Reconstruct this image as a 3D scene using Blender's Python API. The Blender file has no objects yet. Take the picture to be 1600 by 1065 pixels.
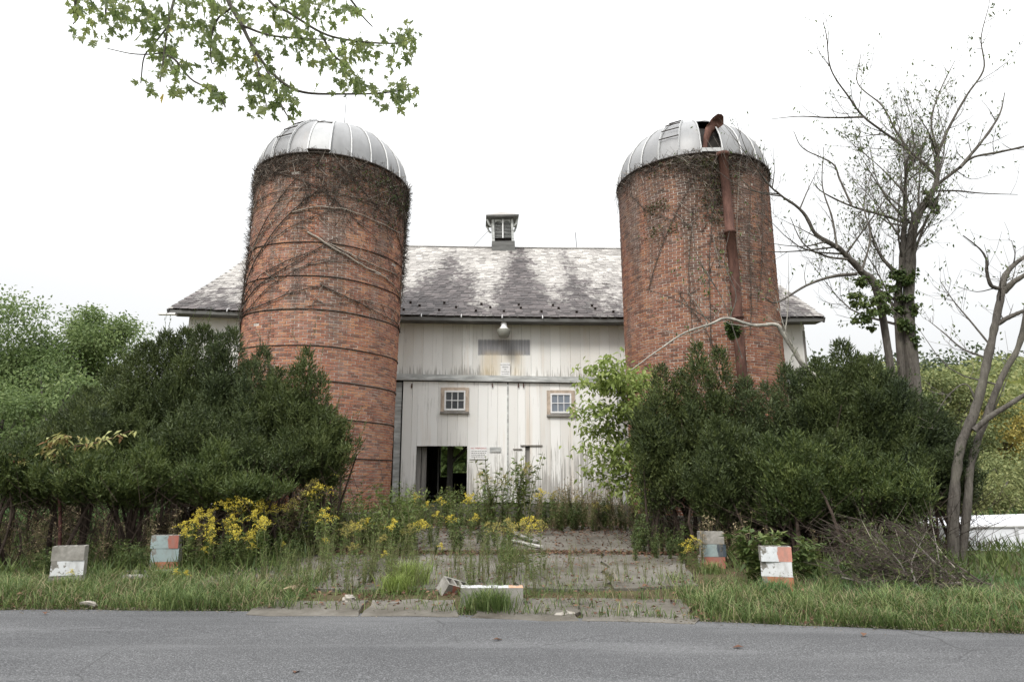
import bpy, math, random
import numpy as np
from mathutils import Vector, Matrix

random.seed(11)
rng = np.random.default_rng(11)
R = math.radians
sc = bpy.context.scene
col = sc.collection

# ------------------------------------------------------------------ camera, sky, sun, exposure
CAM_H, PITCH, FPX = 1.5, R(11.5), 1067.0
cam_d = bpy.data.cameras.new('camera')
cam = bpy.data.objects.new('camera', cam_d)
col.objects.link(cam)
cam.location = (0, 0, CAM_H)
cam.rotation_euler = (R(90) + PITCH, 0, 0)
cam_d.sensor_width = 36.0
cam_d.lens = 36.0 * FPX / 1600.0
cam_d.clip_end = 3000
sc.camera = cam

SUN_EL, SUN_AZ = R(48), R(205)
world = bpy.data.worlds.new('World')
sc.world = world
world.use_nodes = True
wn = world.node_tree
wn.nodes.clear()
sky = wn.nodes.new('ShaderNodeTexSky')
sky.sky_type = 'NISHITA'
sky.sun_disc = False
sky.sun_elevation = SUN_EL
sky.sun_rotation = SUN_AZ
sky.air_density = 1.0
sky.dust_density = 4.0
hs = wn.nodes.new('ShaderNodeHueSaturation')
hs.inputs['Saturation'].default_value = 0.2
wn.links.new(sky.outputs[0], hs.inputs['Color'])
tc = wn.nodes.new('ShaderNodeTexCoord')
sx = wn.nodes.new('ShaderNodeSeparateXYZ')
wn.links.new(tc.outputs['Generated'], sx.inputs[0])
# an even overcast: zenith brighter than the horizon, soft cloud mottling
mr = wn.nodes.new('ShaderNodeMapRange')
mr.inputs['From Min'].default_value = 0.0
mr.inputs['From Max'].default_value = 1.0
mr.inputs['To Min'].default_value = 5.3
mr.inputs['To Max'].default_value = 22.0
zz_ = wn.nodes.new('ShaderNodeMath'); zz_.operation = 'MULTIPLY'
wn.links.new(sx.outputs['Z'], zz_.inputs[0]); wn.links.new(sx.outputs['Z'], zz_.inputs[1])
wn.links.new(zz_.outputs[0], mr.inputs['Value'])
cn = wn.nodes.new('ShaderNodeTexNoise')
cn.inputs['Scale'].default_value = 2.2
cn.inputs['Detail'].default_value = 4.0
wn.links.new(tc.outputs['Generated'], cn.inputs['Vector'])
cm = wn.nodes.new('ShaderNodeMapRange')
cm.inputs['To Min'].default_value = 0.9
cm.inputs['To Max'].default_value = 1.1
wn.links.new(cn.outputs['Fac'], cm.inputs['Value'])
mu = wn.nodes.new('ShaderNodeMath')
mu.operation = 'MULTIPLY'
wn.links.new(mr.outputs[0], mu.inputs[0])
wn.links.new(cm.outputs[0], mu.inputs[1])
tint = wn.nodes.new('ShaderNodeVectorMath')
tint.operation = 'SCALE'
tint.inputs[0].default_value = (0.975, 0.99, 1.0)
wn.links.new(mu.outputs[0], tint.inputs['Scale'])
mx = wn.nodes.new('ShaderNodeMix')
mx.data_type = 'RGBA'
mx.inputs['Factor'].default_value = 0.9
wn.links.new(hs.outputs[0], mx.inputs['A'])
wn.links.new(tint.outputs[0], mx.inputs['B'])
bg = wn.nodes.new('ShaderNodeBackground')
bg.inputs['Strength'].default_value = 0.1
wn.links.new(mx.outputs['Result'], bg.inputs['Color'])
wo = wn.nodes.new('ShaderNodeOutputWorld')
wn.links.new(bg.outputs[0], wo.inputs['Surface'])

sun_d = bpy.data.lights.new('sun', 'SUN')
sun_d.energy = 1.5
sun_d.angle = R(16)
sun_d.color = (1.0, 0.96, 0.9)
sun = bpy.data.objects.new('sun', sun_d)
col.objects.link(sun)
# the sun stands behind the camera, to its left
sdir = Vector((-0.45 * math.cos(SUN_EL), -0.9 * math.cos(SUN_EL), math.sin(SUN_EL))).normalized()
sun.rotation_euler = (-sdir).to_track_quat('-Z', 'Y').to_euler()
sun.location = (-6, -10, 20)

sc.view_settings.view_transform = 'Standard'
sc.view_settings.look = 'None'
sc.view_settings.gamma = 1.0
sc.view_settings.use_curve_mapping = False
sc.view_settings.exposure = 0.78
sc.cycles.max_bounces = 6
sc.cycles.diffuse_bounces = 3
sc.cycles.transparent_max_bounces = 6

# ------------------------------------------------------------------ helpers
def at(px, py, Y):
    """point of the plane y = Y seen at a pixel of the 1600 px wide photograph"""
    u, v = (px - 800) / FPX, (532.5 - py) / FPX
    y = math.cos(PITCH) - v * math.sin(PITCH)
    z = math.sin(PITCH) + v * math.cos(PITCH)
    t = Y / y
    return np.array((u * t, Y, CAM_H + z * t))

def on(px, py, Z=0.0):
    u, v = (px - 800) / FPX, (532.5 - py) / FPX
    y = math.cos(PITCH) - v * math.sin(PITCH)
    z = math.sin(PITCH) + v * math.cos(PITCH)
    t = (Z - CAM_H) / z
    return np.array((u * t, y * t, Z))

def tag(o, label=None, cat=None, group=None, kind=None):
    if label: o['label'] = label
    if cat: o['category'] = cat
    if group: o['group'] = group
    if kind: o['kind'] = kind
    return o

def empty(name, loc=(0, 0, 0), rz=0.0, parent=None):
    o = bpy.data.objects.new(name, None)
    col.objects.link(o)
    o.location = loc
    o.rotation_euler = (0, 0, rz)
    o.empty_display_size = 0.2
    if parent: o.parent = parent
    return o

def put(name, mesh, parent=None, loc=None, rot=None, scale=None):
    o = bpy.data.objects.new(name, mesh)
    col.objects.link(o)
    if parent: o.parent = parent
    if loc is not None: o.location = loc
    if rot is not None: o.rotation_euler = rot
    if scale is not None: o.scale = scale
    return o

class Geo:
    def __init__(s):
        s.V, s.F, s.Rn, s.n = [], [], [], 0
    def add(s, v, f, r=None):
        v = np.asarray(v, float).reshape(-1, 3)
        f = np.asarray(f, int)
        if f.ndim == 1: f = f[None]
        s.V.append(v)
        s.F.append(f + s.n)
        if r is None: r = random.random()
        s.Rn.append(np.broadcast_to(np.asarray(r, float), (len(f),)))
        s.n += len(v)
        return s
    def box(s, c, d, rz=0.0, tilt=None, r=None):
        x, y, z = d[0] / 2, d[1] / 2, d[2] / 2
        v = np.array([(-x,-y,-z),(x,-y,-z),(x,y,-z),(-x,y,-z),(-x,-y,z),(x,-y,z),(x,y,z),(-x,y,z)])
        if tilt is not None:
            v = v @ np.array(Matrix.Rotation(tilt[1], 3, tilt[0])).T
        if rz:
            v = v @ np.array(Matrix.Rotation(rz, 3, 'Z')).T
        s.add(v + np.array(c), [(0,3,2,1),(4,5,6,7),(0,1,5,4),(1,2,6,5),(2,3,7,6),(3,0,4,7)], r)
        return s
    def tube(s, path, rad, sides=6, r=None, cap=True):
        p = np.asarray(path, float)
        n = len(p)
        rad = np.broadcast_to(np.asarray(rad, float), (n,))
        t = np.gradient(p, axis=0)
        t /= np.linalg.norm(t, axis=1)[:, None] + 1e-9
        ref = np.array((0.0, 0, 1)) if abs(t[:, 2]).mean() < 0.8 else np.array((1.0, 0, 0))
        a = np.cross(t, ref); a /= np.linalg.norm(a, axis=1)[:, None] + 1e-9
        b = np.cross(t, a)
        ang = np.linspace(0, 2 * math.pi, sides, endpoint=False)
        ring = p[:, None] + rad[:, None, None] * (a[:, None] * np.cos(ang)[None, :, None] + b[:, None] * np.sin(ang)[None, :, None])
        i = np.arange(n - 1)[:, None] * sides
        j = np.arange(sides)[None]
        k = (j + 1) % sides
        f = np.stack([i + j, i + k, i + sides + k, i + sides + j], -1).reshape(-1, 4)
        if r is None: r = random.random()
        base = s.n
        s.add(ring.reshape(-1, 3), f, r)
        if cap:
            s.F.append(np.array([list(range(base, base + sides))])); s.Rn.append(np.array([r]))
            e = base + (n - 1) * sides
            s.F.append(np.array([list(range(e + sides - 1, e - 1, -1))])); s.Rn.append(np.array([r]))
        return s
    def sticks(s, p0, p1, r0, r1, r=None):
        """many thin three-sided sticks at once"""
        p0, p1 = np.asarray(p0, float), np.asarray(p1, float)
        n = len(p0)
        if n == 0: return s
        t = p1 - p0
        t /= np.linalg.norm(t, axis=1)[:, None] + 1e-9
        ref = np.where(np.abs(t[:, 2:3]) < 0.9, np.array([[0, 0, 1.0]]), np.array([[1.0, 0, 0]]))
        a = np.cross(t, ref); a /= np.linalg.norm(a, axis=1)[:, None] + 1e-9
        b = np.cross(t, a)
        r0 = np.broadcast_to(r0, (n,)); r1 = np.broadcast_to(r1, (n,))
        vs = []
        for q, rr in ((p0, r0), (p1, r1)):
            for k in range(3):
                an = 2 * math.pi * k / 3
                vs.append(q + rr[:, None] * (a * math.cos(an) + b * math.sin(an)))
        v = np.stack(vs, 1).reshape(-1, 3)
        o = np.arange(n)[:, None] * 6
        f = np.concatenate([o + np.array([[0, 1, 4, 3]]), o + np.array([[1, 2, 5, 4]]), o + np.array([[2, 0, 3, 5]])])
        if r is None: r = rng.random(n)
        r = np.broadcast_to(r, (n,))
        s.add(v, f, np.concatenate([r, r, r]))
        return s
    def leaves(s, c, d, nrm, L, W, r=None, fold=0.15):
        c, d, nrm = (np.asarray(q, float) for q in (c, d, nrm))
        n = len(c)
        if n == 0: return s
        d = d / (np.linalg.norm(d, axis=1)[:, None] + 1e-9)
        sd = np.cross(d, nrm); sd /= np.linalg.norm(sd, axis=1)[:, None] + 1e-9
        nn = np.cross(sd, d)
        L = np.broadcast_to(L, (n,))[:, None]; W = np.broadcast_to(W, (n,))[:, None]
        v = np.stack([c, c + d * L * .45 + sd * W * .5 + nn * W * fold, c + d * L - nn * L * .12, c + d * L * .45 - sd * W * .5 + nn * W * fold], 1)
        f = np.arange(n)[:, None] * 4 + np.array([[0, 1, 2, 3]])
        if r is None: r = rng.random(n)
        s.add(v.reshape(-1, 3), f, r)
        return s
    def needles(s, c, d, L, K=9, r=None):
        """short shoots set with pointed needles"""
        n = len(c)
        d = d / (np.linalg.norm(d, axis=1)[:, None] + 1e-9)
        ref = np.where(np.abs(d[:, 2:3]) < 0.9, np.array([[0, 0, 1.0]]), np.array([[1.0, 0, 0]]))
        a = np.cross(d, ref); a /= np.linalg.norm(a, axis=1)[:, None] + 1e-9
        b = np.cross(d, a)
        L = np.broadcast_to(L, (n,))[:, None]
        if r is None: r = rng.random(n)
        tri = []
        ph = rng.random(n)[:, None] * 6.28
        for k in range(K):
            an = ph + k * 2.4
            rad = a * np.cos(an) + b * np.sin(an)
            tg = b * np.cos(an) - a * np.sin(an)
            q = c + d * L * (k / K)
            last = k >= K - 2
            tip = q + (d * (.5 if not last else .8) + rad * (.42 if not last else .12)) * L * .62
            w = L * .085
            tri.append(np.stack([q - tg * w, q + tg * w, tip], 1))
        v = np.stack(tri, 1).reshape(-1, 3)
        f = np.arange(n * K)[:, None] * 3 + np.array([[0, 1, 2]])
        s.add(v, f, np.repeat(r, K))
        return s
    def mesh(s, name, mat, smooth=False):
        me = bpy.data.meshes.new(name)
        V = np.concatenate(s.V)
        tot = np.concatenate([np.full(len(f), f.shape[1]) for f in s.F])
        idx = np.concatenate([f.ravel() for f in s.F])
        me.vertices.add(len(V)); me.vertices.foreach_set('co', V.ravel())
        me.loops.add(len(idx)); me.loops.foreach_set('vertex_index', idx.astype(np.int32))
        me.polygons.add(len(tot))
        st = np.concatenate([[0], np.cumsum(tot)[:-1]]).astype(np.int32)
        me.polygons.foreach_set('loop_start', st)
        me.update(calc_edges=True)
        at_ = me.attributes.new('rnd', 'FLOAT', 'FACE')
        at_.data.foreach_set('value', np.concatenate(s.Rn).astype(np.float32))
        me.polygons.foreach_set('use_smooth', np.full(len(tot), smooth, bool))
        me.materials.append(mat)
        return me
    def build(s, name, mat, parent=None, smooth=False, loc=None, rot=None):
        return put(name, s.mesh(name, mat, smooth), parent, loc, rot)

def lathe(g, prof, sides=20, c=(0, 0, 0), r=None):
    c = np.array(c)
    ang = np.linspace(0, 2 * math.pi, sides, endpoint=False)
    v = np.array([[(q[0] * math.cos(a), q[0] * math.sin(a), q[1]) for a in ang] for q in prof]) + c
    n = len(prof)
    f = [(i * sides + j, i * sides + (j + 1) % sides, (i + 1) * sides + (j + 1) % sides, (i + 1) * sides + j) for i in range(n - 1) for j in range(sides)]
    g.add(v.reshape(-1, 3), f, r)
    return g

def bez(pts, n=24):
    """smooth path through points (Catmull-Rom)"""
    p = np.asarray(pts, float)
    q = np.vstack([2 * p[0] - p[1], p, 2 * p[-1] - p[-2]])
    out = []
    m = len(p) - 1
    for t in np.linspace(0, m - 1e-6, n):
        i = int(t); u = t - i
        a, b, c, d = q[i], q[i + 1], q[i + 2], q[i + 3]
        out.append(.5 * (2 * b + (c - a) * u + (2 * a - 5 * b + 4 * c - d) * u * u + (3 * b - a - 3 * c + d) * u ** 3))
    return np.array(out)

def unit(n):
    v = rng.normal(size=(n, 3))
    return v / np.linalg.norm(v, axis=1)[:, None]

# ------------------------------------------------------------------ materials
class NT:
    def __init__(s, name, rough=0.8, metal=0.0, spec=0.3):
        s.m = bpy.data.materials.new(name)
        s.m.use_nodes = True
        s.t = s.m.node_tree
        s.p = s.t.nodes['Principled BSDF']
        s.p.inputs['Roughness'].default_value = rough
        s.p.inputs['Metallic'].default_value = metal
        s.p.inputs['Specular IOR Level'].default_value = spec
    def nd(s, ty, **kw):
        n = s.t.nodes.new(ty)
        for k, v in kw.items(): setattr(n, k, v)
        return n
    def li(s, a, b): s.t.links.new(a, b)
    def pos(s, scale=(1, 1, 1), obj=False, off=(0, 0, 0)):
        if obj: src = s.nd('ShaderNodeTexCoord').outputs['Object']
        else: src = s.nd('ShaderNodeNewGeometry').outputs['Position']
        mp = s.nd('ShaderNodeMapping')
        mp.inputs['Scale'].default_value = scale
        mp.inputs['Location'].default_value = off
        s.li(src, mp.inputs['Vector'])
        return mp.outputs[0]
    def noise(s, scale=(1, 1, 1), detail=4, rough=.6, obj=False, off=(0, 0, 0), dist=0.0):
        n = s.nd('ShaderNodeTexNoise')
        n.inputs['Scale'].default_value = 1.0
        n.inputs['Detail'].default_value = detail
        n.inputs['Roughness'].default_value = rough
        n.inputs['Distortion'].default_value = dist
        s.li(s.pos(scale, obj, off), n.inputs['Vector'])
        return n.outputs['Fac']
    def ramp(s, fac, stops, interp='LINEAR'):
        r = s.nd('ShaderNodeValToRGB')
        r.color_ramp.interpolation = interp
        e = r.color_ramp.elements
        while len(e) < len(stops): e.new(0.5)
        for k, (p, c) in enumerate(stops):
            e[k].position = p
            e[k].color = (*c, 1) if len(c) == 3 else c
        s.li(fac, r.inputs['Fac'])
        return r.outputs['Color']
    def mapr(s, v, a, b, c=0.0, d=1.0):
        n = s.nd('ShaderNodeMapRange')
        n.inputs['From Min'].default_value = a; n.inputs['From Max'].default_value = b
        n.inputs['To Min'].default_value = c; n.inputs['To Max'].default_value = d
        s.li(v, n.inputs['Value'])
        return n.outputs[0]
    def math(s, op, a, b=None):
        n = s.nd('ShaderNodeMath', operation=op)
        for k, v in enumerate((a, b)):
            if v is None: continue
            if isinstance(v, (int, float)): n.inputs[k].default_value = v
            else: s.li(v, n.inputs[k])
        return n.outputs[0]
    def mix(s, fac, a, b, blend='MIX'):
        n = s.nd('ShaderNodeMix', data_type='RGBA', blend_type=blend)
        for key, v in (('Factor', fac), ('A', a), ('B', b)):
            if isinstance(v, (int, float)): n.inputs[key].default_value = v
            elif isinstance(v, tuple): n.inputs[key].default_value = (*v, 1)
            else: s.li(v, n.inputs[key])
        return n.outputs['Result']
    def rnd(s):
        """a number of each piece's own: the face attribute, shifted by the object's random number"""
        a = s.nd('ShaderNodeAttribute', attribute_name='rnd').outputs['Fac']
        o = s.nd('ShaderNodeObjectInfo').outputs['Random']
        return s.math('FRACT', s.math('ADD', a, o))
    def comp(s, k, obj=False):
        x = s.nd('ShaderNodeSeparateXYZ')
        s.li(s.pos(obj=obj), x.inputs[0])
        return x.outputs[k]
    def bump(s, h, strength=.4, dist=.02):
        b = s.nd('ShaderNodeBump')
        b.inputs['Strength'].default_value = strength
        b.inputs['Distance'].default_value = dist
        s.li(h, b.inputs['Height'])
        s.li(b.outputs[0], s.p.inputs['Normal'])
    def col(s, c):
        if isinstance(c, tuple): s.p.inputs['Base Color'].default_value = (*c, 1)
        else: s.li(c, s.p.inputs['Base Color'])
        return s
    def leafy(s, c, amount=.35):
        """light passing through thin leaves"""
        s.col(c)
        tr = s.nd('ShaderNodeBsdfTranslucent')
        if isinstance(c, tuple): tr.inputs['Color'].default_value = (*c, 1)
        else: s.li(c, tr.inputs['Color'])
        mxs = s.nd('ShaderNodeMixShader')
        mxs.inputs[0].default_value = amount
        s.li(s.p.outputs[0], mxs.inputs[1]); s.li(tr.outputs[0], mxs.inputs[2])
        s.li(mxs.outputs[0], s.t.nodes['Material Output'].inputs['Surface'])
        return s

def leafmat(name, c0, c1, c2, amount=.35, rough=.55, lump=.35):
    t = NT(name, rough=rough, spec=.35)
    r = t.rnd()
    big = t.noise((lump, lump, lump), 3)
    f = t.math('ADD', t.math('MULTIPLY', r, .65), t.math('MULTIPLY', t.mapr(big, .3, .7), .35))
    t.leafy(t.ramp(f, [(0.05, c0), (.5, c1), (.97, c2)]), amount)
    return t.m

def plain(name, c, rough=.8, metal=0.0, var=.25, sc_=(6, 6, 6), bump=0.0):
    t = NT(name, rough, metal)
    n = t.noise(sc_, 5)
    lo = tuple(x * (1 - var) for x in c); hi = tuple(min(1, x * (1 + var)) for x in c)
    t.col(t.ramp(n, [(.3, lo), (.7, hi)]))
    if bump: t.bump(n, bump, .01)
    return t.m

MT = {}
def brick_mat(name, seed, tone):
    t = NT(name, .9, spec=.2)
    r = t.rnd()
    base = t.ramp(r, [(0, (.15*tone, .08*tone, .06*tone)), (.25, (.26*tone, .115*tone, .08*tone)), (.55, (.32*tone, .148*tone, .093*tone)), (.8, (.385*tone, .196*tone, .115*tone)), (.94, (.31*tone, .15*tone, .11*tone)), (1, (.17, .09, .07))])
    fine = t.noise((28, 28, 28), 5, .7)
    base = t.mix(.4, base, t.ramp(fine, [(.3, (.3, .28, .27)), (.7, (.7, .68, .66))]), 'OVERLAY')
    # soot and lichen run down from the rim in ragged streaks
    z = t.comp('Z')
    st = t.noise((1.7, 1.7, .22), 5, .65, off=(seed, seed, 0))
    top = t.mapr(z, 3.5, 9.8, -.13, .2)
    s = t.mapr(t.math('ADD', st, top), .5, .66)
    base = t.mix(t.math('MULTIPLY', s, .6), base, (.075, .066, .06))
    # pale lime bloom
    lm = t.mapr(t.noise((1.3, 1.3, .5), 6, .7, off=(seed + 9, 0, 3)), .5, .75)
    base = t.mix(t.math('MULTIPLY', lm, .25), base, (.42, .36, .32))
    t.col(base)
    t.bump(fine, .5, .01)
    return t.m
MT['brick_a'] = brick_mat('brick_orange_worn', 3.0, 1.12)
MT['brick_b'] = brick_mat('brick_red_worn', 21.0, .84)
t = NT('old_mortar', .95, spec=.1)
n = t.noise((9, 9, 9), 5)
t.col(t.ramp(n, [(.3, (.3, .265, .235)), (.7, (.6, .55, .5))]))
t.bump(n, .5, .01); MT['mortar'] = t.m

t = NT('galvanised_sheet', .5, .35, .4)
r = t.rnd()
n = t.noise((1.2, 1.2, .5), 5, .65)
c = t.ramp(n, [(.3, (.17, .17, .173)), (.55, (.25, .25, .253)), (.8, (.31, .31, .312))])
c = t.mix(.25, c, t.ramp(r, [(0, (.15, .15, .155)), (1, (.34, .34, .34))]))
dr = t.mapr(t.noise((5, 5, .5), 5, .7, off=(4, 1, 0)), .58, .75)
c = t.mix(t.math('MULTIPLY', dr, .45), c, (.22, .19, .17))
t.col(c); t.bump(t.noise((2.5, 2.5, 2.5), 2), .12, .03); MT['galv'] = t.m
MT['hatch'] = plain('newer_pale_sheet', (.36, .365, .37), .5, .2, .12, (2, 2, 2))
MT['galv_rib'] = plain('pale_metal_rib', (.45, .45, .45), .5, .3, .12, (2, 2, 2))
t = NT('rusted_iron', .85, .15, .3)
n = t.noise((7, 7, 2.5), 6, .7)
t.col(t.ramp(n, [(.25, (.04, .02, .016)), (.5, (.105, .052, .04)), (.68, (.165, .085, .065)), (.8, (.24, .16, .135))]))
t.bump(n, .4, .01); MT['rust'] = t.m
MT['iron'] = plain('dark_iron', (.045, .035, .03), .7, .4, .4, (8, 8, 8))
MT['dark'] = plain('void_shade_wood', (.02, .017, .015), .95, 0, .3)  # near-black tone puts the shade of hollow interiors into the colour

def white_boards(name, door):
    t = NT(name, .75, spec=.25)
    r = t.rnd()
    c = t.ramp(r, [(0, (.72, .71, .68)), (.5, (.79, .785, .76)), (1, (.85, .85, .83))])
    grain = t.noise((26, 26, .7), 6, .75)
    big = t.noise((1.1, 1.1, .35), 5, .65, off=(7, 0, 2))
    z = t.comp('Z')
    # paint flaked to grey wood: more of it near the foot of the boards
    foot = t.math('MAXIMUM', t.mapr(z, .8, 2.9, .16, 0.0), t.mapr(z, 4.55, 5.15, .17, 0.0) if not door else t.mapr(z, .8, 1.4, .1, 0.0))
    pk = t.math('ADD', t.math('ADD', t.math('MULTIPLY', grain, .62), t.math('MULTIPLY', big, .38)), foot)
    peel = t.mapr(pk, .57, .63)
    c = t.mix(t.math('MULTIPLY', peel, .8), c, t.ramp(grain, [(.3, (.2, .19, .18)), (.75, (.4, .38, .35))]))
    # ochre and rust runs
    ru = t.mapr(t.noise((2.1, 2.1, .16), 4, .6, off=(2.7, 0, 5)), .57, .76)
    c = t.mix(t.math('MULTIPLY', ru, .42), c, (.56, .40, .24))
    ye = t.mapr(t.noise((.8, .8, .5), 4, .6, off=(12, 0, 1)), .54, .74)
    c = t.mix(t.math('MULTIPLY', ye, .22), c, (.7, .62, .46))
    if not door:
        # bare rectangle where a name board once hung, and its drip stain
        x = t.comp('X')
        def inside(v, a, b, e=.03):
            return t.math('MULTIPLY', t.mapr(v, a - e, a + e), t.mapr(v, b - e, b + e, 1.0, 0.0))
        wob = t.math('ADD', z, t.math('MULTIPLY', grain, .1))
        bare = t.math('MULTIPLY', inside(x, -1.09, .58, .012), inside(wob, 5.46, 5.97, .025))
        c = t.mix(t.math('MULTIPLY', bare, .95), c, t.ramp(grain, [(.3, (.16, .16, .175)), (.75, (.45, .45, .47))]))
        drip = t.math('MULTIPLY', inside(x, -.95, .35, .12), inside(z, 4.7, 5.5, .12))
        c = t.mix(t.math('MULTIPLY', t.math('MULTIPLY', drip, t.mapr(big, .3, .65)), .7), c, (.60, .47, .27))
    t.col(c)
    t.bump(t.math('ADD', grain, t.math('MULTIPLY', peel, -.5)), .35, .01)
    return t.m
MT['board'] = white_boards('flaking_white_boards', False)
MT['door'] = white_boards('flaking_white_door_boards', True)
t = NT('weathered_grey_wood', .9, spec=.2)
n = t.noise((14, 14, 1.2), 6, .7)
c = t.ramp(n, [(.25, (.1, .095, .09)), (.6, (.3, .285, .265)), (.85, (.45, .44, .42))])
t.col(t.mix(.3, c, t.ramp(t.rnd(), [(0, (.12, .11, .1)), (1, (.42, .4, .37))])))
t.bump(n, .5, .01); MT['greywood'] = t.m
MT['railwood'] = plain('grey_white_rail', (.44, .45, .44), .8, 0, .45, (2, 2, 9))
MT['casing'] = plain('bare_brown_window_casing', (.45, .37, .3), .9, 0, .35, (9, 9, 5), .4)
MT['white'] = plain('clean_white_paint', (.78, .78, .78), .5, 0, .05)
MT['fascia'] = plain('shadow_grey_fascia', (.13, .13, .125), .8, 0, .4, (1.5, 3, 9))  # grey darkened so the board draws the eave's shadow line
t = NT('window_glass', .06, 0, .6)
n = t.noise((2, 2, 2), 3)
t.col(t.ramp(n, [(.4, (.02, .022, .025)), (.8, (.06, .065, .07))])); MT['glass'] = t.m
t = NT('window_glass_reflective', .05, .35, .6)
t.col((.2, .225, .26)); MT['glass_b'] = t.m

t = NT('weathered_slate', .75, spec=.35)
r = t.rnd()
st = t.noise((.5, .13, .13), 5, .62, off=(3.2, 0, 0))
st2 = t.noise((2.1, 1.4, 1.4), 4, .65)
x = t.comp('X')
z = t.comp('Z')
def hump(v, c, w): return t.mapr(t.math('ABSOLUTE', t.math('SUBTRACT', v, c)), 0.0, w, 1.0, 0.0)
dk = t.math('ADD', t.math('MULTIPLY', hump(x, -2.5, 1.3), .24), t.math('MULTIPLY', hump(x, .28, 1.0), .25))
dk = t.math('ADD', dk, t.math('MULTIPLY', hump(x, 2.3, .8), .14))
dk = t.math('ADD', dk, t.mapr(z, 6.4, 11.4, .15, -.22))
dk = t.math('ADD', dk, t.math('ADD', t.math('MULTIPLY', st, .5), t.math('MULTIPLY', st2, .42)))
dk = t.math('ADD', dk, t.math('MULTIPLY', r, .1))
dk = t.math('ADD', dk, t.math('MULTIPLY', t.math('SUBTRACT', t.noise((5.5, 3.5, 3.5), 5, .75, off=(1, 4, 2)), .5), .5))
m_ = t.mapr(dk, .5, .62)
pale = t.ramp(r, [(0, (.23, .215, .2)), (.5, (.34, .32, .3)), (1, (.46, .44, .41))])
dark = t.ramp(r, [(0, (.04, .034, .034)), (.6, (.075, .064, .063)), (1, (.13, .112, .11))])
c = t.mix(m_, pale, dark)
fine = t.noise((22, 22, 22), 5, .7)
c = t.mix(.35, c, t.ramp(fine, [(.35, (.25, .25, .25)), (.7, (.8, .8, .8))]), 'OVERLAY')
t.col(c); t.bump(fine, .4, .01); MT['slate'] = t.m

t = NT('grey_asphalt', .9, spec=.25)
ag = t.nd('ShaderNodeTexVoronoi'); ag.inputs['Scale'].default_value = 85.0
t.li(t.pos(), ag.inputs['Vector'])
fine = t.noise((55, 55, 55), 4, .8)
big = t.noise((.35, .9, .5), 5, .6)
c = t.ramp(t.math('ADD', t.math('MULTIPLY', ag.outputs['Distance'], .55), t.math('MULTIPLY', fine, .5)), [(.25, (.031, .031, .032)), (.5, (.076, .0765, .0785)), (.75, (.165, .166, .17))])
c = t.mix(.5, c, t.ramp(big, [(.3, (.36, .36, .37)), (.7, (.62, .62, .62))]), 'OVERLAY')
pt_ = t.mapr(t.noise((.22, 1.6, 1), 5, .7, off=(5, 2, 0)), .5, .62)
c = t.mix(t.math('MULTIPLY', pt_, .22), c, (.2, .2, .205))
ck = t.nd('ShaderNodeTexVoronoi', feature='DISTANCE_TO_EDGE'); ck.inputs['Scale'].default_value = .55
wv = t.nd('ShaderNodeMix', data_type='VECTOR'); wv.inputs['Factor'].default_value = .12
nv = t.nd('ShaderNodeTexNoise'); nv.inputs['Scale'].default_value = 2.5; nv.inputs['Detail'].default_value = 6
t.li(t.pos(), nv.inputs['Vector']); t.li(t.pos(), wv.inputs['A']); t.li(nv.outputs['Color'], wv.inputs['B']); t.li(wv.outputs['Result'], ck.inputs['Vector'])
cr = t.math('MULTIPLY', t.mapr(ck.outputs['Distance'], .0, .006, 1.0, 0.0), t.mapr(t.noise((.6, .6, .6), 3, off=(9, 9, 0)), .5, .56))
c = t.mix(t.math('MULTIPLY', cr, .55), c, (.03, .03, .03))
t.col(c); t.bump(t.math('ADD', ag.outputs['Distance'], fine), .6, .008); MT['asphalt'] = t.m

t = NT('old_concrete', .95, spec=.15)
n = t.noise((1.1, 1.1, 1.1), 6, .65); f2 = t.noise((24, 24, 24), 5, .7)
c = t.ramp(n, [(.3, (.065, .056, .045)), (.5, (.125, .114, .097)), (.72, (.19, .177, .158))])
c = t.mix(.4, c, t.ramp(f2, [(.3, (.3, .3, .3)), (.7, (.7, .7, .7))]), 'OVERLAY')
t.col(c); t.bump(t.math('ADD', n, f2), .35, .01); MT['concrete'] = t.m
t = NT('dark_mossy_concrete', .95, spec=.15)
c = t.ramp(t.noise((2, 2, 2), 6, .65), [(.3, (.06, .057, .048)), (.6, (.13, .125, .105)), (.8, (.2, .195, .17))])
t.col(c); MT['concrete_dark'] = t.m

t = NT('soil_and_litter', 1.0, spec=.1)
n = t.noise((1.4, 1.4, 1.4), 6, .7); f2 = t.noise((20, 20, 20), 5, .8)
far = t.mapr(t.math('ABSOLUTE', t.comp('Y')), 24, 40)
c = t.ramp(t.math('ADD', t.math('MULTIPLY', n, .6), t.math('MULTIPLY', f2, .4)), [(.3, (.05, .04, .024)), (.5, (.085, .07, .04)), (.62, (.08, .085, .034)), (.75, (.13, .105, .065))])
c2 = t.ramp(n, [(.3, (.07, .1, .025)), (.5, (.14, .16, .04)), (.7, (.22, .19, .06))])
t.col(t.mix(far, c, c2)); t.bump(f2, .6, .03); MT['soil'] = t.m

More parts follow.
